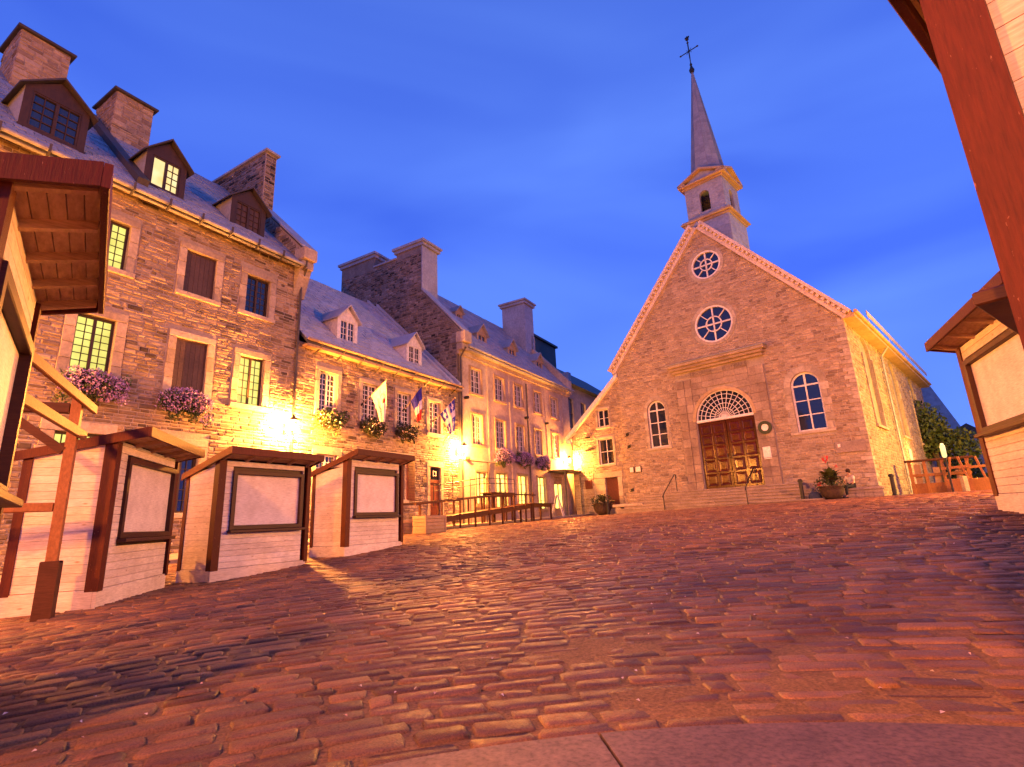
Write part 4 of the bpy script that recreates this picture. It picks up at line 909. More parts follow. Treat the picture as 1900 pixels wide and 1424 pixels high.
mbs.add(v, [(k*8+i, k*8+(i+1) % 8, (k+1)*8+(i+1) % 8, (k+1)*8+i) for k in range(24) for i in range(8)], .4); sp = mbs.obj('spire', 'roof_tin', ch, lC)
rs_ = MB(); rr = random.Random(4)
for k in range(40):   # tin courses standing proud
    za, zb = Z0+(Z1-Z0)*k/40, Z0+(Z1-Z0)*(k+1)/40; ra, rb = RS*(1-k/40)*.97+.055, RS*(1-(k+1)/40)*.97+.045
    for i in range(8):
        t0, t1 = R(22.5+45*i), R(67.5+45*i); nseg = max(1, round(ra*.77/.34))
        for s_ in range(nseg):
            def P(r_, tt, z): a = Vector((math.cos(t0), math.sin(t0))).lerp(Vector((math.cos(t1), math.sin(t1))), tt); return (TX+a.x*r_, TY+a.y*r_, z)
            rs_.add([P(ra+.012, s_/nseg+.02, za), P(ra+.012, (s_+1)/nseg-.02, za), P(rb, (s_+1)/nseg-.02, zb), P(rb, s_/nseg+.02, zb)], [(0, 1, 2, 3)], rr.random())
rs_.obj('tile', 'roof_tin', sp, lC, kind='stuff')
q = MB(); q.lathe([(.05, 0), (.14, .1), (.2, .3), (.12, .5), (.06, .7), (.1, .8), (.05, .95)], (TX, TY, 32.7), 10); q.cyl((TX, TY, 33.3), (TX, TY, 36.0), .035, n=6)
q.beam((TX-.62, TY, 34.75), (TX+.62, TY, 34.75), .05, .05); q.beam((TX, TY, 34.1), (TX, TY, 35.5), .07, .07)
for a, b in ((-.66, 34.75), (.66, 34.75), (0, 35.55)): q.lathe([(.0, -.09), (.09, 0), (.0, .09)], (TX+a, TY, b), 8)
for a, b in ((.2, .2), (-.2, .2), (.2, -.2), (-.2, -.2)): q.beam((TX, TY, 34.75), (TX+a, TY, 34.75+b), .025, .025)
q.lathe([(.05, 0), (.13, .1), (.1, .28), (.02, .42)], (TX, TY, 35.75), 8); q.box(TX-.16, TY-.02, 35.95, TX+.18, TY+.02, 36.1)
q.obj('cross', 'iron', ch, lC)

# church steps (structure): each tread a slab row of blocks
sts = frthing('steps', 'steps', 'steps', fC); del sts['category']; sts['label'] = 'broad flight of stone steps up to the church door'; sts['kind'] = 'structure'
nst = 6; zt_ = 2.08; rise = .17
for k in range(nst):
    zz = zt_-k*rise; y1_ = -.03 if k == 0 else -.95-(k-1)*.32; y0_ = -.95-k*.32 if k else -.95
    x0_, x1_ = 2.1-k*.28, 10.6+k*.25; x = x0_
    while x < x1_-.1:
        l_ = rnd.uniform(.9, 1.6); xe = min(x+l_, x1_)
        yj = y0_+rnd.uniform(-.012, .012); q = MB(); q.bbox(x+.006, yj, zz-.075, xe-.006, y1_+(.3 if k else 0), zz, .012, rnd.random()); q.box(x, yj+.05, zz-rise-.02 if k < nst-1 else .5, xe, y1_+(.28 if k else 0), zz-.076, rnd.random()*.3); q.obj('step_block', 'step_stone', sts, lC); x = xe  # risers toned darker: shade under the nosings put into the colour
q = MB(); q.box(2.2, -.9, .5, 10.5, -.04, 2.0); q.obj('step_core', 'step_stone', sts, lC)

# ------------------------------------------------------------------ market kiosks
def clip_poly_z(x0, x1, z0, z1, ztop):  # board cut along a sloping top
    a, b = ztop(x0), ztop(x1)
    if min(a, b) >= z1: return [(x0, z0), (x1, z0), (x1, z1), (x0, z1)]
    if max(a, b) <= z0: return None
    pts = [(x0, z0), (x1, z0)]
    if a > z0 and b > z0: pts += [(x1, min(b, z1)), (x0, min(a, z1))] if not ((a > z1) != (b > z1)) else ([(x1, z1), (x0+(x1-x0)*(z1-a)/(b-a), z1), (x0, a)] if b > z1 else [(x1, b), (x0+(x1-x0)*(a-z1)/(a-b), z1), (x0, z1)])
    else:
        t = x0+(x1-x0)*(z0-a)/(b-a)
        pts = [(t, z0), (x1, z0), (x1, min(b, z1))] if b > a else [(x0, z0), (t, z0), (x0, min(a, z1))]
    return pts
def kiosk(P, ax, w_, h, d, zf, label, win=(.24, .12, .82, 1.95), roofov=(.10, .15, .45), slope=.33, skirt=.22, group='white plank market kiosks', deep=.8, open_left=False):
    fr = Fr((P[0], P[1], zf), ax); lf = LF(fr); t = frthing('market_kiosk', label, 'kiosk', fr, group)
    ys = .5; bh = .098; n = 0
    core = MB(); core.prism([(.03, -.1), (d-.03, -.1), (d-.03, h-slope*d), (.03, h)], .03, w_-.03, lambda p, q, a: (a, p, q), .3); core.obj('inner_shell', 'kiosk_brown', t, lf)
    wx0, wx1, wz0, wz1 = win[0], w_-win[1], win[2], win[3]
    z = skirt
    while z < h-.02:
        z1 = min(z+bh, h); n += 1
        segs = [(.1, w_-.1)] if (z1 <= wz0 or z >= wz1) else [(.1, wx0), (wx1, w_-.1)]
        for a, b in segs:
            if b-a > .02:
                za, zb = z+.0015, z1-.0015
                p = MB(); p.bbox(a, -.022, za, b, .03, zb, .004, rnd.random()); p.obj('plank', 'kiosk_plank', t, lf)
        for sx in (0, 1):
            po = clip_poly_z(.1, d-.06, z+.0015, z1-.0015, lambda y: h-slope*y)
            if po: p = MB(); x_ = -.0 if sx == 0 else w_; p.prism(po, x_-.022 if sx == 0 else x_-.03, x_+.03 if sx == 0 else x_+.022, lambda y, q, a: (a, y, q), rnd.random()); p.obj('plank', 'kiosk_plank', t, lf)
        z = z1
    for k in range(1, 4):   # remaining sliver rows at the sloping side top are closed by the core
        pass
    s = MB(); s.bbox(-.03, -.03, -deep, w_+.03, .01, skirt-.004, .004, .3); s.obj('skirt_board', 'kiosk_plank', t, lf)
    s = MB(); s.bbox(-.032, .012, -deep, .01, d+.03, skirt-.006, .004, .6); s.obj('skirt_board', 'kiosk_plank', t, lf)
    s = MB(); s.bbox(w_-.01, .012, -deep, w_+.032, d+.03, skirt-.006, .004, .6); s.obj('skirt_board', 'kiosk_plank', t, lf)
    for x0_, x1_ in ((-.035, .10), (w_-.02, w_+.07)): p = MB(); p.bbox(x0_, -.04, skirt-.03, x1_, .1, h+.005, .006, rnd.random()); p.obj('corner_post', 'kiosk_red', t, lf)
    for x0_, x1_ in ((-.035, .06), (w_-.06, w_+.035)): p = MB(); p.bbox(x0_, d-.07, skirt-.03, x1_, d+.03, h-slope*d, .006, rnd.random()); p.obj('corner_post', 'kiosk_red', t, lf)
    fw = .075; f_ = MB(); f_.bbox(wx0, -.06, wz0, wx0+fw, .04, wz1, .006, .1); f_.bbox(wx1-fw, -.06, wz0, wx1, .04, wz1, .006, .5); f_.bbox(wx0+fw, -.06, wz1-fw, wx1-fw, .04, wz1, .006, .8); f_.bbox(wx0+fw, -.06, wz0, wx1-fw, .04, wz0+fw, .006, .3)
    wo = f_.obj('window_frame', 'kiosk_brown', t, lf)
    b = MB(); b.bbox(wx0+fw+.002, .0, wz0+fw+.002, wx1-fw-.002, .028, wz1-fw-.002, .004); b.obj('shutter_board', 'kiosk_board', wo, lf)
    c = MB(); c.bbox(wx0-.03, -.14, wz0-.05, wx1+.02, -.03, wz0-.003, .006); c.obj('counter', 'kiosk_brown', t, lf)
    oL, oR, oF = roofov; yb = d+.12; zf_ = h+slope*oF; zb_ = h-slope*yb; th = .05
    r_ = MB(); r_.prism([(-oF, zf_+.045), (yb, zb_+.045), (yb, zb_+.075), (-oF, zf_+.075)], -oL, w_+oR, lambda p, q, a: (a, p, q), .4); ro_ = r_.obj('roof', 'kiosk_brown', t, lf)
    nb = max(5, round((oF)/.13)); 
    for i in range(nb):
        ya = -oF+i*oF/nb+.002; yb_ = -oF+(i+1)*oF/nb-.002
        p = MB(); p.prism([(ya, h-slope*ya+.018), (yb_, h-slope*yb_+.018), (yb_, h-slope*yb_+.044), (ya, h-slope*ya+.044)], -oL+.02, w_+oR-.02, lambda u, v, a: (a, u, v), rnd.random()); p.obj('soffit_board', 'soffit', ro_, lf)
    nr = 5
    for i in range(nr):
        x = -oL+.05+(w_+oR+oL-.14)*i/(nr-1); p = MB(); p.prism([(-oF+.01, zf_-.035), (.0, h-.035), (.0, h+.017), (-oF+.01, zf_+.017)], x, x+.04, lambda u, v, a: (a, u, v), rnd.random()); p.obj('rafter', 'soffit', ro_, lf)
    p = MB(); p.bbox(-oL-.03, -oF-.035, zf_-.05, w_+oR+.03, -oF, zf_+.085, .004, .5); p.obj('fascia', 'kiosk_red', ro_, lf)
    for x in (-oL-.03, w_+oR+.002): p = MB(); p.prism([(-oF+.002, zf_-.045), (yb, zb_-.03), (yb, zb_+.085), (-oF+.002, zf_+.085)], x, x+.028, lambda u, v, a: (a, u, v), .4); p.obj('barge_board', 'kiosk_red', ro_, lf)
    return t
k1 = kiosk((-5.14, 6.74), -15, 2.22, 2.03, .92, .08, 'white plank kiosk beside the tall timber post, leftmost of the three in a row', win=(.34, .08, .80, 1.86), roofov=(.04, .02, .38), slope=.22)
k2 = kiosk((-5.27, 9.45), 28, 1.92, 2.10, .90, .07, 'middle of the three white plank kiosks on the left, under the brightest wall lamp', win=(.24, .12, .86, 1.92), roofov=(.05, .03, .38), slope=.275)
k3 = kiosk((-3.89, 12.26), 28, 1.88, 2.15, 1.05, .27, 'white plank kiosk nearest to the wooden ramp, a large shadow on its side wall', win=(.21, .15, .86, 1.90), roofov=(.06, .03, .38), slope=.28)
# left foreground kiosk: origin = near-left corner seen from its front
Pl = Vector((-3.21, 3.29, 0))-azv(-38)*1.62
k4 = kiosk((Pl.x, Pl.y), -38, 1.62, 2.25, 1.3, .20, 'cropped kiosk at the left edge of the photo with a big plank canopy overhead', win=(.1, .10, .95, 1.92), roofov=(.06, .10, .34), slope=.28)
Pr = Vector((6.48, 7.34, 0))
k5 = kiosk((Pr.x, Pr.y), 203.5, 2.3, 2.27, 1.3, .73, 'kiosk at the right edge with plank canopy and tall brown framed window', win=(.16, .12, 1.02, 2.05), roofov=(.06, .3, .33), slope=.28)
Pq = Vector((1.416, 1.413, 0))-azv(-127)*2.07+azv(143)*.045
k6 = kiosk((Pq.x, Pq.y), -127, 2.0, 2.60, 2.2, .12, 'nearest kiosk, only dark red corner post and plank side showing at top right', win=(.12, .1, 1.42, 2.2), roofov=(.1, .1, .10), slope=.10)
k6_lf = LF(Fr((Pq.x, Pq.y, .12), -127))

# rough timber frame beside the left kiosk
tf = thing('timber_structure', 'rough orange timber frame with a tall braced post standing before the first kiosk', 'frame', (-5.24, 6.17, .05), R(90+27))
mb = MB(); mb.bbox(-.05, -.05, 0, .05, .05, 2.5, .008, .4); po_ = mb.obj('post', 'raw_timber', tf)
mb = MB(); mb.bbox(-.085, -.085, -.1, -.052, .085, .62, .008, .6); mb.bbox(.052, -.085, -.1, .085, .085, .62, .008, .2); mb.bbox(-.05, -.085, -.1, .05, -.052, .6, .008, .2); mb.obj('post_sleeve', 'deck_timber', po_)
mb = MB(); mb.bbox(-2.0, -.06, 0, -1.88, .06, 2.5, .008, .4); mb.obj('post', 'raw_timber', tf)
mb = MB(); mb.bbox(-2.3, -.11, 2.38, .42, -.062, 2.49, .008, .3); mb.obj('beam', 'raw_timber', tf)
mb = MB(); mb.bbox(-2.3, -.11, 2.0, .13, -.062, 2.11, .008, .7); mb.obj('beam', 'raw_timber', tf)
mb = MB(); mb.bbox(-.05, .062, 2.30, .05, .7, 2.42, .008); mb.obj('cross_piece', 'deck_timber', tf)
mb = MB(); mb.beam((-.02, .62, 2.28), (-.02, .06, 1.85), .07, .09); mb.obj('knee_brace', 'deck_timber', tf)
mb = MB(); mb.bbox(-.05, .062, 1.16, .05, 1.6, 1.26, .008); mb.obj('rail', 'raw_timber', tf)
mb = MB(); mb.bbox(-.06, 1.6, 0, .06, 1.72, 2.2, .008); mb.obj('post', 'raw_timber', tf)

# ------------------------------------------------------------------ lamps
def plight(name, loc, energy, rad=.09, col=(1, .33, .05)):
    d = bpy.data.lights.new(name, 'POINT'); d.energy = energy; d.color = col; d.shadow_soft_size = rad
    o = bpy.data.objects.new(name, d); C.objects.link(o); o.location = loc; return o
def wall_lamp(fr, u, z, label, energy, out_=.52):
    t = frthing('wall_lamp', label, 'lamp', Fr(fr.w(u, 0, z), fr.ax), 'lit wall lanterns along the terrace')
    m_ = MB(); m_.bbox(-.08, -.03, -.25, .08, 0, .15, .01); m_.tube([(0, -.02, -.1), (0, -out_*.5, -.30), (0, -out_, -.30), (0, -out_, -.22)], .018); m_.obj('bracket', 'iron', t)
    m_ = MB(); m_.lathe([(.07, -.2), (.09, -.17), (.05, -.15)], (0, -out_, 0), 6); m_.lathe([(.19, .20), (.13, .27), (.05, .36), (.02, .42)], (0, -out_, 0), 6)
    for i in range(6): a = R(60*i); m_.beam((.085*math.cos(a), -out_+.085*math.sin(a), -.17), (.16*math.cos(a), -out_+.16*math.sin(a), .2), .012, .012)
    m_.obj('lantern_cage', 'iron', t)
    m_ = MB(); m_.lathe([(.03, -.12), (.07, -.06), (.08, .02), (.05, .1), (.02, .14)], (0, -out_, 0), 10); g_ = m_.obj('globe', 'lantern_glow', t, smooth=True)
    g_.visible_shadow = True
    p = plight('lamp_light', fr.w(u, -out_-.0, z-.02), energy, .13); g_['label'] = 'glowing globe'
    return t
wall_lamp(fB, 11.75, 4.4, 'lit wall lantern blazing above the middle kiosk roof, leftmost of the three', 12000)
wall_lamp(fB, 21.9, 4.45, 'lit wall lantern beside the downpipe between the low house and the rendered house', 9000)
wall_lamp(fB, 34.55, 4.75, 'farthest lit wall lantern above the shop canopy next to the church wing', 8500)
wall_lamp(fB, 1.2, 4.4, 'wall lantern on the tall house beyond the left edge of the photo', 6000)
def street_lamp(x, y, h, label, energy, col=(1, .30, .035)):
    z = gz1(x, y); t = thing('street_lamp', label, 'street lamp', (x, y, z))
    m_ = MB(); m_.lathe([(.16, 0), (.15, .3), (.08, .5), (.06, .9), (.05, h-.5), (.07, h-.4)], n=10); m_.obj('post', 'iron', t)
    m_ = MB(); m_.lathe([(.22, .28), (.15, .38), (.04, .5), (.01, .6)], (0, 0, h-.2), 6); m_.lathe([(.09, -.14), (.10, -.1)], (0, 0, h-.2), 6)
    for i in range(6): a = R(60*i); m_.beam((.10*math.cos(a), .10*math.sin(a), h-.32), (.19*math.cos(a), .19*math.sin(a), h+.1), .014, .014)
    m_.obj('lantern_cage', 'iron', t)
    m_ = MB(); m_.lathe([(.03, -.12), (.09, -.04), (.1, .06), (.05, .16)], (0, 0, h-.15), 10); m_.obj('globe', 'lantern_glow', t, smooth=True)
    plight('lamp_light', (x, y, z+h-.15), energy, .45, col)
street_lamp(-6, -9, 7.5, 'street lamp some way behind the photographer', 8000)
street_lamp(-10.5, -1.5, 4.6, 'street lamp at the left behind the cropped kiosk', 4200)
street_lamp(16, 11, 5.2, 'street lamp on the right hidden beyond the kiosk', 8500)
street_lamp(27, 23.5, 4.6, 'street lamp by the side of the church', 9000, (1, .50, .05))
lm = frthing('wall_lamp', 'small oblong lamp fixed on the church side wall', 'lamp', Fr(fC.w(13.66, 11.2, 3.8), fC.ax))
m_ = MB(); m_.bbox(-.02, -.09, -.35, .10, .09, .35, .02); m_.obj('housing', 'lantern_far', lm); plight('lamp_light', fC.w(14.6, 11.2, 3.8), 260, .15)

# ------------------------------------------------------------------ flower boxes, flags
G1 = 'purple flower boxes under the tall house windows'
flowerbox(fB, 5.88, 4.75, .74, 'purple', 'box of purple flowers under the lit window of the tall house, leftmost', G1, seed=1)
flowerbox(fB, 8.2, 4.68, .76, 'purple', 'box of purple flowers under the shuttered window of the tall house', G1, seed=2)
G2 = 'leafy window boxes on the low house'
flowerbox(fB, 13.65, 4.95, .72, 'light', 'leafy box with white blossom beside the brightest lamp, leftmost on the low house', G2, seed=3)
flowerbox(fB, 15.85, 4.92, .7, 'dark', 'dark leafy window box under the cream flag', G2, seed=4)
flowerbox(fB, 17.95, 4.90, .7, 'dark', 'dark leafy window box left of the blue, white and red flag', G2, seed=5)
G3 = 'purple flower boxes on the rendered house'
flowerbox(fB, 26.2, 4.45, .95, 'purple', 'brightly lit flower box on the rendered house nearest the downpipe lamp', G3, seed=6)
flowerbox(fB, 28.6, 4.42, .95, 'purple', 'purple flower box in the middle of the rendered house', G3, seed=7)
flowerbox(fB, 31.0, 4.40, .8, 'purple', 'purple flower box on the rendered house nearest the shop canopy', G3, seed=8)
def flag(u, z, tipu, tipz, out_, kind, ln, label, s0=.98, s1=.38):
    t = frthing('flag', label, 'flag', Fr(fB.w(u, -.05, z), 30.64), 'flags on the low house')
    tip = Vector((tipu-u, -out_, tipz-z)); b = MB(); b.cyl((0, 0, 0), tip, .022, .016, 8); b.lathe([(.0, -.04), (.045, 0), (.0, .06)], tip, 8); b.obj('flagpole', 'ochre_paint', t)
    b = MB(); b.cyl((0, .04, -.02), (0, -.1, .07), .04, n=8); b.obj('pole_socket', 'iron', t)
    nx, ny = 26, 44; v = []; fs = []; ms = []; q = MB()
    for j in range(ny+1):
        tt = j/ny
        for i in range(nx+1):
            s = i/nx; p = tip*(s0+(s1-s0)*s*(1-.80*min(1, tt*1.05)**.8))
            drop = ln*tt*(1-.32*s*(tt))
            base_z = (tip*(s0+(s1-s0)*s)).z; fold = .06*math.sin(s*13+tt*2)*min(1, tt*2.4)
            v.append((p.x+fold*1.0+.05*math.sin(tt*5)*tt, p.y+fold*.5+.10*tt*s, base_z-drop))
    def colr(s, tt):
        if kind == 'french': return 'flag_blue' if tt < .36 else ('flag_white' if tt < .66 else 'flag_red')
        if kind == 'cream':
            d = math.hypot((s-.42)*1.1, (tt-.40)*1.9)
            if abs(d-.34) < .035 and not (s < .3 and tt > .4): return 'flag_grey'
            if math.hypot((s-.22)*1.1, (tt-.44)*2.0) < .13: return 'flag_red'
            if abs(tt-.62) < .018 and .15 < s < .8 and int(s*24) % 3: return 'flag_grey'
            return 'flag_cream'
        if abs(s-.5) < .11 or abs(tt-.42) < .10: return 'flag_white'
        cx, cy = (.2 if s < .5 else .8), (.17 if tt < .42 else .74); a, b_ = s-cx, (tt-cy)*1.5   # fleur: petal + arms + base
        if abs(a) < .045*(1-abs(b_)*3) or (abs(b_-.02) < .03 and abs(a) < .10) or (abs(abs(a)-.075) < .025 and -.09 < b_ < .02): return 'flag_white'
        return 'flag_blue'
    names = {'french': ['flag_blue', 'flag_white', 'flag_red'], 'cream': ['flag_cream', 'flag_grey', 'flag_red'], 'quebec': ['flag_blue', 'flag_white']}[kind]
    o_ = 0; q.v = v
    for j in range(ny):
        for i in range(nx): q.f.append((j*(nx+1)+i, j*(nx+1)+i+1, (j+1)*(nx+1)+i+1, (j+1)*(nx+1)+i)); q.t.append(.5); q.m.append(names.index(colr((i+.5)/nx, (j+.5)/ny)))
    q.obj('cloth', names, t, smooth=True)
flag(15.33, 5.80, 15.50, 6.72, 1.25, 'cream', 1.75, 'cream flag with a grey ring and red emblem, leftmost of the three flags')
flag(17.87, 5.95, 17.72, 6.90, 1.25, 'french', 1.55, 'blue, white and red tricolour flag between the other two flags')
flag(20.0, 5.75, 20.15, 6.75, 1.25, 'quebec', 1.6, 'blue flag with white cross and white fleurs, nearest the downpipe', s1=.30)

# ------------------------------------------------------------------ wooden ramp and tables
rp = frthing('wooden_ramp', 'long dark wooden ramp with handrails in front of the low house', 'ramp', fB)
YR = -2.9
def gB(u, y): p = fB.w(u, y, 0); return gz1(p.x, p.y)
def dz_(u): return .95+(u-15.6)*.072
for k in range(30):
    a = 15.6+k*.30; q = MB(); z = dz_(a); q.add([(a, YR, z), (a+.285, YR, z+.02), (a+.285, YR+1.1, z+.02), (a, YR+1.1, z), (a, YR, z+.05), (a+.285, YR, z+.07), (a+.285, YR+1.1, z+.07), (a, YR+1.1, z+.05)], [(3, 2, 1, 0), (4, 5, 6, 7), (0, 1, 5, 4), (1, 2, 6, 5), (2, 3, 7, 6), (3, 0, 4, 7)], rnd.random()); q.obj('board', 'deck_timber', rp)
for y in (YR, YR+1.06): q = MB(); q.beam((15.6, y, dz_(15.6)-.09), (24.6, y, dz_(24.6)-.09), .05, .16); q.obj('joist', 'deck_timber', rp)
for u in (15.7, 17.0, 18.2, 19.3, 20.4, 21.5, 22.6, 23.7, 24.5):
    for y in (YR-.04, YR+1.12):
        q = MB(); wd_ = .075 if u > 18.5 else .05; q.bbox(u-wd_/2, y-.03, gB(u, y)-.1, u+wd_/2, y+.03, dz_(u)+.62, .006, rnd.random()); q.obj('post', 'deck_timber', rp)
for y in (YR-.05, YR+1.13): q = MB(); q.beam((15.4, y, dz_(15.4)+.66), (22, y, dz_(22)+.66), .09, .07); q.beam((22, y, dz_(22)+.66), (24.7, y, dz_(22)+.66), .09, .07); q.obj('handrail', 'deck_timber', rp)
ir = frthing('iron_handrail', 'thin iron handrail behind the wooden ramp against the lit shop windows', 'handrail', fB)
q = MB(); q.tube([(18.6, -1.2, 1.6), (18.6, -1.2, 2.5), (22.5, -1.2, 3.0), (25.6, -1.2, 3.05)], .022); q.tube([(18.6, -1.2, 2.25), (22.5, -1.2, 2.72), (25.6, -1.2, 2.8)], .018); q.obj('rail', 'iron', ir)
for u in (20, 21.4, 22.8, 24.2, 25.6): q = MB(); q.cyl((u, -1.2, gB(u, -1.2)), (u, -1.2, 3.0), .018); q.obj('baluster', 'iron', ir)
def ptable(u, y, z0, ln, wd_, h, label, group):
    t = frthing('wooden_table', label, 'table', Fr(fB.w(u, y, 0), 30.64), group)
    for k in range(4): q = MB(); q.bbox(-ln/2, -wd_/2+k*wd_/4+.005, z0+h-.05, ln/2, -wd_/2+(k+1)*wd_/4-.005, z0+h, .006, rnd.random()); q.obj('board', 'deck_timber', t)
    for sx in (-1, 1):
        for sy in (-1, 1): q = MB(); q.bbox(sx*ln*.42-.04, sy*wd_*.36-.04, z0-.05, sx*ln*.42+.04, sy*wd_*.36+.04, z0+h-.05, .006, rnd.random()); q.obj('leg', 'deck_timber', t)
    for sy in (-1, 1): q = MB(); q.bbox(-ln*.42+.05, sy*wd_*.36-.02, z0+h-.2, ln*.42-.05, sy*wd_*.36+.02, z0+h-.06, .006); q.obj('apron', 'deck_timber', t)
ptable(25.4, -2.6, gB(25.4, -2.6), 2.6, .9, .9, 'long wooden table at the upper end of the ramp', 'wooden tables by the ramp')
ptable(23.4, -1.5, gB(23.4, -1.5), 2.2, .7, 1.55, 'high wooden table standing behind the ramp', 'wooden tables by the ramp')
def crate(u, y, s, label, n=5):
    t = frthing('wooden_crate', label, 'crate', Fr(fB.w(u, y, gB(u, y)), 30.64), 'crates behind the kiosks')
    for k in range(n):
        q = MB(); z = .02+k*s[2]/n; q.bbox(-s[0]/2, -s[1]/2, z, s[0]/2, -s[1]/2+.025, z+s[2]/n-.02, .004, rnd.random()); q.obj('slat', 'old_board', t)
        q = MB(); q.bbox(-s[0]/2, -s[1]/2+.03, z, -s[0]/2+.025, s[1]/2, z+s[2]/n-.02, .004, rnd.random()); q.obj('slat', 'old_board', t)
    q = MB(); q.box(-s[0]/2+.03, -s[1]/2+.03, 0, s[0]/2, s[1]/2, s[2]-.05, .3); q.obj('box_body', 'old_board', t)
    for sx in (-1, 1): q = MB(); q.bbox(sx*s[0]*.5-.03, -s[1]/2-.028, 0, sx*s[0]*.5+.03, -s[1]/2-.002, s[2]+.02, .004); q.obj('corner_batten', 'old_board', t)
crate(15.25, -3.75, (1.1, .6, .62), 'low slatted wooden planter crate right of the last kiosk')
crate(15.6, -2.4, (1.4, .5, .5), 'slatted crate behind the planter crate by the ramp foot', 4)
crate(12.4, -2.6, (.5, .5, 1.0), 'small slatted crate in the gap behind the middle kiosk', 6)

# leafy plants between kiosks
def bush(x, y, z, h, label, name='leafy_plant', flowers=True, seed=1, dark=True):
    rng = random.Random(seed); t = thing(name, label, 'plant', (x, y, z))
    m_ = MB()
    for k in range(6): a = rng.uniform(0, 6.28); m_.cyl((0, 0, 0), (.2*math.cos(a), .2*math.sin(a), h*.8), .012, .006, 5)
    m_.obj('stem', 'bark', t)
    m_ = MB(); foliage(m_, (0, 0, h*.55), (.32, .32, h*.5), 500, .06, rng); m_.obj('foliage', 'leaf_dark' if dark else 'leaf', t, kind='stuff')
    if flowers: m_ = MB(); foliage(m_, (0, 0, h*.55), (.34, .34, h*.5), 40, .04, rng, shell=1); m_.obj('blossom', 'flower_red', t, kind='stuff')
bush(-6.3, 9.3, .05, .85, 'dark leafy plant with red blossom in the gap between the first two kiosks', seed=3)
bush(-7.0, 9.9, .05, .7, 'small leafy plant deep in the gap between the first two kiosks', seed=4, flowers=False)
bush(-5.6, 12.4, .25, .45, 'low leafy plant in the gap left of the last kiosk', seed=5, flowers=False, dark=False)

# sandwich board
sb = frthing('sandwich_board', 'pale A-frame sandwich board on the pavement before the shop door', 'sign', Fr(fB.w(30.3, -1.45, gB(30.3, -1.45)+.1), 12))
for sg, nm in ((-1, 'front'), (1, 'back')):
    q = MB(); q.add([(-.5, sg*.38, 0), (.5, sg*.38, 0), (.34, sg*.06, 1.25), (.2, sg*.04, 1.33), (-.2, sg*.04, 1.33), (-.34, sg*.06, 1.25), (-.5, sg*.38-sg*.03, 0), (.5, sg*.38-sg*.03, 0), (.34, sg*.06-sg*.03, 1.25), (.2, sg*.04-sg*.03, 1.33), (-.2, sg*.04-sg*.03, 1.33), (-.34, sg*.06-sg*.03, 1.25)],
                   [tuple(range(6)), tuple(range(6, 12))[::-1]]+[(i, (i+1) % 6, 6+(i+1) % 6, 6+i) for i in range(6)]); pn_ = q.obj('board', 'notice', sb)
    if sg < 0:
        rr = random.Random(2)
        for k in range(7):
            z = 1.12-k*.13; y = -.38+.32*z/1.25-.012; m_ = MB()
            for j in range(5):
                x = -.26+j*.12+rr.uniform(-.02, .02); m_.add([(x, y, z), (x+rr.uniform(.04, .1), y, z), (x+.07, y+.015, z+.05), (x, y+.015, z+.05)], [(0, 1, 2, 3)])
            m_.obj('lettering_line', ['flower_red', 'leaf', 'raw_timber'][k % 3], pn_)

# ------------------------------------------------------------------ things at the church front
def pot(x, y, z, r_, h, label, ph, seed, red=True):
    t = thing('planter_pot', label, 'planter', (x, y, z)); q = MB(); q.lathe([(r_*.42, 0), (r_*.8, h*.25), (r_*1.0, h*.62), (r_*.97, h*.9), (r_*1.05, h*.93), (r_*1.05, h), (r_*.9, h), (r_*.88, h*.9)], n=20); q.obj('pot', 'terracotta', t, smooth=True)
    rng = random.Random(seed); m_ = MB()
    for k in range(64):   # broad canna-like leaves
        a = rng.uniform(0, 6.283); l_ = ph*rng.uniform(.35, .75)*.8; b0 = Vector((rng.uniform(-.25, .25)*r_, rng.uniform(-.25, .25)*r_, h+ph*rng.uniform(0, .45))); d = Vector((math.cos(a), math.sin(a), rng.uniform(.35, 1.6))).normalized(); s = d.cross(Vector((0, 0, 1))).normalized()*l_*.2
        tip = b0+d*l_+Vector((0, 0, -.2*l_)); mid = b0+d*l_*.5
        m_.add([b0, mid+s, tip, mid-s, mid+Vector((0, 0, -.03))], [(0, 1, 4), (1, 2, 4), (2, 3, 4), (3, 0, 4)], rng.random())
    m_.obj('foliage', 'leaf_canna', t, kind='stuff')
    m_ = MB(); foliage(m_, (0, 0, h+.08), (r_*1.35, r_*1.35, .48), 620, .06, rng); m_.obj('trailing_leaves', 'leaf_dark', t, kind='stuff')
    m_ = MB(); m_.cyl((0, 0, h), (.05, 0, h+ph*.9), .015); m_.cyl((.1, .05, h), (.25, .1, h+ph*.7), .015); m_.obj('stem', 'bark', t)
    if red: m_ = MB(); foliage(m_, (-.05, 0, h+ph), (.14, .14, .18), 26, .07, rng); foliage(m_, (.35, 0, h+ph*.72), (.1, .1, .1), 10, .06, rng); foliage(m_, (-.55, -.1, h+.1), (.1, .1, .1), 10, .06, rng); m_.obj('blossom', 'flower_red', t, kind='stuff')
pl_ = fC.w(-1.0, -1.6, 0); pot(pl_.x, pl_.y, gz1(pl_.x, pl_.y), .58, .75, 'round planter pot with dark leaves before the church wing door', .85, 5, red=False)
pr_ = fC.w(12.15, -2.1, 0); pot(pr_.x, pr_.y, gz1(pr_.x, pr_.y), .52, .62, 'planter pot with tall red flowers beside the seated person', 1.25, 6)
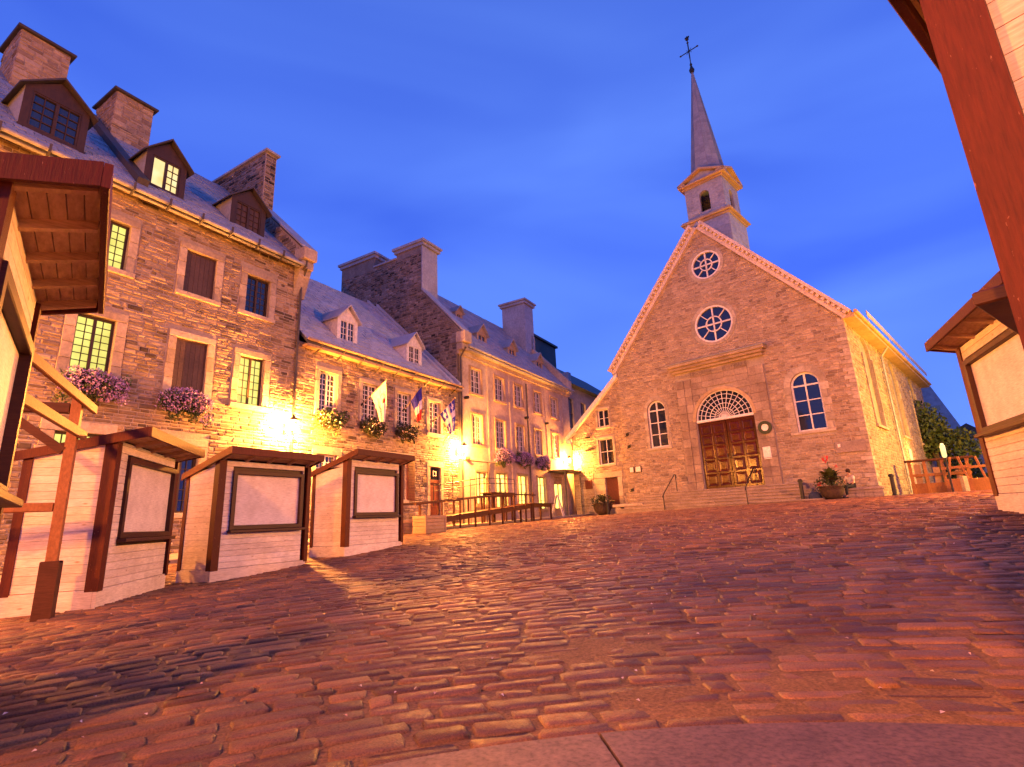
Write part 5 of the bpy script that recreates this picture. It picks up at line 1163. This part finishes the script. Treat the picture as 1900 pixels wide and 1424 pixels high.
def bollard(p, h, label, tilt=0, wood=False):
    t = thing('bollard', label, 'bollard', (p.x, p.y, gz1(p.x, p.y)), 0, 'bollards around the church'); t.rotation_euler = (0, tilt, 0)
    q = MB(); q.lathe([(.12, -.1), (.12, .05), (.09, .1), (.085, h*.86), (.12, h*.88), (.12, h*.93), (.07, h)], n=12); q.obj('post', 'iron' if not wood else 'deck_timber', t, smooth=False)
bollard(fC.w(10.95, -2.4, 0), 1.05, 'dark bollard leaning slightly left of the red flower planter')
bollard(fC.w(14.35, -.8, 0), 1.0, 'dark bollard at the right corner of the church')
bollard(fC.w(-.25, -2.1, 0), .8, 'short dark bollard touching the dark leafed planter')
sbn = frthing('stone_bench', 'long pale stone bench beside the church steps, strongly lit', 'bench', Fr(fC.w(.0, -1.7, 0), fC.ax)); zb = gz1(*fC.w(1, -1.7, 0).xy)
q = MB(); q.bbox(0, -.3, zb+.40, 2.1, .3, zb+.56, .02, .8); q.obj('seat', 'dressed_stone', sbn)
for a in (.15, 1.6): q = MB(); q.bbox(a, -.22, zb-.1, a+.35, .22, zb+.398, .02, .4); q.obj('support', 'dressed_stone', sbn)
bn = frthing('stone_bench', 'low stone bench under the plaque at the right corner of the church', 'bench', Fr(fC.w(12.5, -1.0, 0), fC.ax)); zb2 = gz1(*fC.w(13, -1, 0).xy)
q = MB(); q.bbox(0, -.25, zb2+.36, 1.5, .25, zb2+.47, .02); q.obj('seat', 'step_stone', bn)
q = MB(); [q.bbox(.03+k*.36, -.2, zb2-.1+j*.155, .03+k*.36+.35, .2, zb2-.1+j*.155+.15, .012, rnd.random()) for k in range(4) for j in range(3)]; q.obj('base', 'step_stone', bn)
bg_ = thing('bag', 'dark blue bag lying on the ground left of the red flower planter', 'bag', fC.w(11.45, -2.3, gz1(*fC.w(11.45, -2.3, 0).xy)))
q = MB(); q.lathe([(.2, 0), (.26, .12), (.24, .3), (.12, .4), (.05, .42)], n=10); q.v = [(v[0]*1.2, v[1]*.7, v[2]) for v in q.v]; bb = q.obj('bag_body', 'bag_blue', bg_, smooth=True)
q = MB(); q.tube([(-.12, 0, .38), (-.08, 0, .5), (.08, 0, .5), (.12, 0, .38)], .015); q.obj('strap', 'bag_blue', bb)
def handrail(x, label):
    t = frthing('handrail', label, 'handrail', fC, 'handrails on the church steps')
    g0 = gz1(*fC.w(x, -2.7, 0).xy)
    q = MB(); q.tube([(x, -2.7, g0+.75), (x, -2.45, g0+1.0), (x, -.95, 3.05), (x, -.75, 3.05), (x, -.75, 2.85)], .028); q.obj('rail', 'iron', t)
    for y, z0, z1 in ((-2.6, g0-.1, g0+.85), (-.8, 2.08, 3.04)): q = MB(); q.cyl((x, y, z0), (x, y, z1), .024); q.obj('post', 'iron', t)
handrail(3.75, 'iron handrail on the left of the church steps'); handrail(8.35, 'iron handrail on the right, crossing the church door')

# seated person
def skinobj(name, mat, parent, pts, edges, rads, sub=1):
    me = bpy.data.meshes.new(name); me.from_pydata(pts, edges, []); o = bpy.data.objects.new(name, me); C.objects.link(o); o.parent = parent
    m1 = o.modifiers.new('skin', 'SKIN'); m1.use_smooth_shade = True
    if not me.skin_vertices: return o
    for i, r_ in enumerate(rads): me.skin_vertices[0].data[i].radius = (r_, r_) if not isinstance(r_, tuple) else r_
    me.skin_vertices[0].data[0].use_root = True
    m2 = o.modifiers.new('sub', 'SUBSURF'); m2.levels = sub; m2.render_levels = sub; me.materials.append(M_(mat)); return o
pp = fC.w(12.75, -1.05, 0); pe = thing('person', 'person in pale shirt and dark trousers sitting on the low stone bench', 'person', (pp.x, pp.y, zb2), R(90-fC.ax)+R(-35))
# local: faces -y; seat top .47
body = skinobj('body', 'skin', pe, [(0, .05, .58), (0, .04, .80), (0, .0, 1.0), (0, -.03, 1.10), (0, -.05, 1.20), (0, -.07, 1.30), (.19, .0, 1.0), (.25, -.08, .78), (.16, -.30, .68), (.12, -.38, .67), (-.19, .0, 1.0), (-.25, -.08, .78), (-.16, -.30, .68), (-.12, -.38, .67), (.10, -.02, .55), (.13, -.42, .54), (.13, -.46, .12), (.13, -.58, .04), (-.10, -.02, .55), (-.13, -.42, .54), (-.13, -.50, .12), (-.13, -.62, .04)],
     [(0, 1), (1, 2), (2, 3), (3, 4), (4, 5), (2, 6), (6, 7), (7, 8), (8, 9), (2, 10), (10, 11), (11, 12), (12, 13), (0, 14), (14, 15), (15, 16), (16, 17), (0, 18), (18, 19), (19, 20), (20, 21)],
     [.12, .12, .11, .045, .085, .07, .055, .042, .032, .035, .055, .042, .032, .035, .075, .055, .035, .035, .075, .055, .035, .035], 2)
skinobj('shirt', 'shirt', pe, [(0, .05, .60), (0, .04, .80), (0, .0, 1.02), (.19, .0, 1.0), (.24, -.06, .84), (-.19, .0, 1.0), (-.24, -.06, .84)], [(0, 1), (1, 2), (2, 3), (3, 4), (2, 5), (5, 6)], [.145, .145, .12, .075, .065, .075, .065], 2)
skinobj('trousers', 'trousers', pe, [(0, .05, .57), (.10, -.02, .56), (.13, -.42, .55), (.13, -.46, .14), (-.10, -.02, .56), (-.13, -.42, .55), (-.13, -.50, .14)], [(0, 1), (1, 2), (2, 3), (0, 4), (4, 5), (5, 6)], [.14, .1, .075, .055, .1, .075, .055], 2)
q = MB(); q.lathe([(.03, .13), (.085, .1), (.105, .03), (.1, -.04), (.08, -.08)], (0, -.03, 1.27), 12); q.obj('hair', 'hair', pe, smooth=True)
q = MB(); [q.lathe([(.0, -.008), (.009, 0), (.0, .008)], (sx, -.135, 1.26), 6) for sx in (-.03, .03)]; q.box(-.01, -.155, 1.215, .01, -.13, 1.245); q.obj('face', 'hair', pe)
for sx in (-.13, .13):
    q = MB(); q.bbox(sx-.045, -.72 if sx < 0 else -.68, .0, sx+.045, -.45, .08, .02); q.obj('shoe', 'iron', pe)

# ------------------------------------------------------------------ right background
def pol(a, d): return Vector((math.sin(R(a))*d, math.cos(R(a))*d, 0))
sg_ = pol(38.15, 36); st = thing('timber_stage', 'orange timber stage framework beside the far end of the church', 'stage', (sg_.x, sg_.y, gz1(sg_.x, sg_.y)), R(-40))
for i, x in enumerate((-1.2, -.55, .2, 1.2)): q = MB(); q.bbox(x-.07, -.07, -.1, x+.07, .07, 1.75, .01, rnd.random()); q.obj('post', 'raw_timber', st)
for x, h in ((-.9, 1.6), (-.1, 1.4), (.8, 1.2)): q = MB(); q.bbox(x-.14, .1, -.1, x+.14, .16, h, .01, rnd.random()); q.obj('panel', 'old_board', st)
q = MB(); q.bbox(-1.4, -.12, 1.75, 1.5, .5, 1.85, .01); q.obj('top_beam', 'deck_timber', st)
q = MB(); q.bbox(-1.3, -.06, .95, 1.3, -.0, 1.1, .01); q.obj('rail', 'raw_timber', st)
q = MB(); q.bbox(-1.3, -.04, .0, 1.3, .02, .6, .01); q.obj('skirt', 'raw_timber', st)
for a, d, l_ in ((39.3, 35, 'tilted orange timber trestle right of the stage, nearer the church'), (40.4, 36, 'tilted orange timber trestle farthest from the church')):
    p = pol(a, d); t = thing('trestle', l_, 'trestle', (p.x, p.y, gz1(p.x, p.y)), R(-38), 'timber trestles by the stage')
    for x, s in ((-.5, .35), (.5, -.35)): q = MB(); q.beam((x, 0, -.05), (x+s, .05, 1.8), .12, .09); q.obj('leg', 'raw_timber', t)
    q = MB(); q.beam((-.6, .02, 1.25), (.6, .02, 1.3), .1, .12); q.obj('cross_bar', 'raw_timber', t)
    q = MB(); q.bbox(-.55, -.3, -.02, .5, -.1, .7, .01); q.obj('base_panel', 'raw_timber', t)
p = pol(39.6, 33); t = thing('bollard', 'short brightly lit pale post between the trestles', 'bollard', (p.x, p.y, gz1(p.x, p.y))); q = MB(); q.bbox(-.1, -.1, -.1, .1, .1, .75, .02); q.obj('post', 'dressed_stone', t)
p = pol(38.75, 31); z = gz1(p.x, p.y); t = thing('street_lamp', 'tall oblong lit lamp on a thin post in front of the dark tree', 'street lamp', (p.x, p.y, z)); q = MB(); q.cyl((0, 0, 0), (0, 0, 1.6), .04); q.obj('post', 'iron', t)
q = MB(); q.lathe([(.04, 1.55), (.09, 1.62), (.10, 2.05), (.05, 2.2)], n=10); q.obj('globe', 'lantern_far', t, smooth=True); plight('lamp_light', (p.x, p.y-.0, z+2.5), 120, .2)
# tree
def tree(p, z, h, r_, label, seed, n=2600):
    rng = random.Random(seed); t = thing('leafy_tree', label, 'tree', (p.x, p.y, z))
    m_ = MB(); m_.cyl((0, 0, -.2), (.1, 0, h*.35), .22, .15, 8); m_.cyl((.1, 0, h*.35), (.3, .2, h*.7), .14, .06, 6); m_.cyl((.1, 0, h*.35), (-.6, .1, h*.65), .12, .05, 6); m_.cyl((.1, 0, h*.3), (.8, -.3, h*.55), .1, .04, 6); m_.obj('trunk', 'bark', t)
    m_ = MB()
    for k in range(11):
        a = rng.uniform(0, 6.28); rr_ = rng.uniform(.1, .75)*r_; c = (rr_*math.cos(a), rr_*math.sin(a), h*rng.uniform(.42, .85)); foliage(m_, c, (r_*.45, r_*.45, h*.16), n//11, .16, rng, shell=.8)
    m_.obj('crown', 'leaf', t, kind='stuff')
tree(pol(38.2, 50), .9, 7.6, 2.6, 'dark leafy tree behind the far end of the church', 1, 5200)
tree(pol(39.9, 66), .3, 4.6, 2.2, 'smaller tree right of the dark tree, below the pale tower block', 2, 3000)
tree(pol(41.4, 80), -.5, 4.0, 3.0, 'low bushy tree farthest right in the distance', 3, 2500)
# pale tower block far away, gabled and stepped
p = pol(39.3, 190); tb = thing('tower_block', 'pale tower block with a steep slanting side far behind the tree', 'building', (p.x, p.y, -4), R(-39))
q = MB(); q.prism([(-7, 0), (5, 0), (4, 22), (-2.4, 40), (-3.0, 40), (-5.5, 33), (-11, 33), (-11, 0)], 0, 14, lambda a, b, c: (a, c, b), .6); tbm = q.obj('wall', 'distant_wall', tb)
for k in range(9): q = MB(); q.box(-5+k*.02, -.12, 4+k*3.2, 2.2-k*.3, -.02, 5.2+k*3.2); q.obj('window', 'glass_dark', tbm)
for a, d, z, w_, h, lb in ((40.3, 120, -1, 7, 12, 'pinkish far house with a gabled roof right of the tree'), (41.3, 135, -2, 8, 9, 'lower pinkish far house at the right, near the kiosk edge'), (42.2, 120, -3, 9, 6, 'lowest far house partly behind the right kiosk')):
    p = pol(a, d); t = thing('distant_house', lb, 'house', (p.x, p.y, z), R(-40), 'far houses at the right')
    q = MB(); q.box(-w_/2, 0, 0, w_/2, 7, h); q.obj('wall', 'stucco', t)
    q = MB(); q.prism([(-w_/2-.3, h), (w_/2+.3, h), (w_*.1, h+2.6)], -.2, 7.2, lambda a_, b_, c: (a_, c, b_)); q.obj('roof', 'dark_roof', t)
    for i in range(3):
        for j in range(max(1, int(h/3.4))): q = MB(); q.box(-w_*.38+i*w_*.3, -.06, 1.2+j*3, -w_*.38+i*w_*.3+1, -.01, 2.7+j*3); q.obj('window', 'glass_dark', t)
q = MB(); vs = []; n = 60
for i in range(n+1):
    a = -80+160*i/n; rr = random.Random(i//3).uniform(.5, 1)*9+4*math.sin(i*.3)
    for rad, z in ((900, -30), (900, 12+rr), (1000, -30)): vs.append((rad*math.sin(R(a)), rad*math.cos(R(a)), z))
q.add(vs, [(i*3+j, (i+1)*3+j, (i+1)*3+j+1, i*3+j+1) for i in range(n) for j in range(2)]); hh = q.obj('hills', 'hill'); hh['kind'] = 'structure'
q = MB(); q.add([(-1200, -1200, -12), (1200, -1200, -12), (1200, 1200, -12), (-1200, 1200, -12)], [(0, 1, 2, 3)]); wt = q.obj('terrain', 'hill'); wt['kind'] = 'structure'
# pale flakes on the cobbles: scraps and petals, also standing in for small highlights
q = MB(); rr = random.Random(12)
for k in range(150):
    a = R(rr.uniform(-44, 44)); d = 2.6+12*rr.random()**1.6; x, y = d*math.sin(a), d*math.cos(a)
    if in_block(x, y): continue
    z = gz1(x, y)+.022; s_ = rr.uniform(.006, .016); t_ = rr.uniform(0, 3.14); c_, n_ = math.cos(t_)*s_, math.sin(t_)*s_
    q.add([(x-c_, y-n_, z), (x+n_*.6, y-c_*.6, z+rr.uniform(.002, .012)), (x+c_, y+n_, z+.002), (x-n_*.5, y+c_*.7, z+rr.uniform(.0, .01))], [(0, 1, 2, 3)], rr.random())
lt = q.obj('litter_glints', 'flower_white'); lt['kind'] = 'stuff'; lt['label'] = 'tiny pale flakes scattered over the cobbles, part scraps and petals, part imitated highlights'; lt['category'] = 'litter_glints'
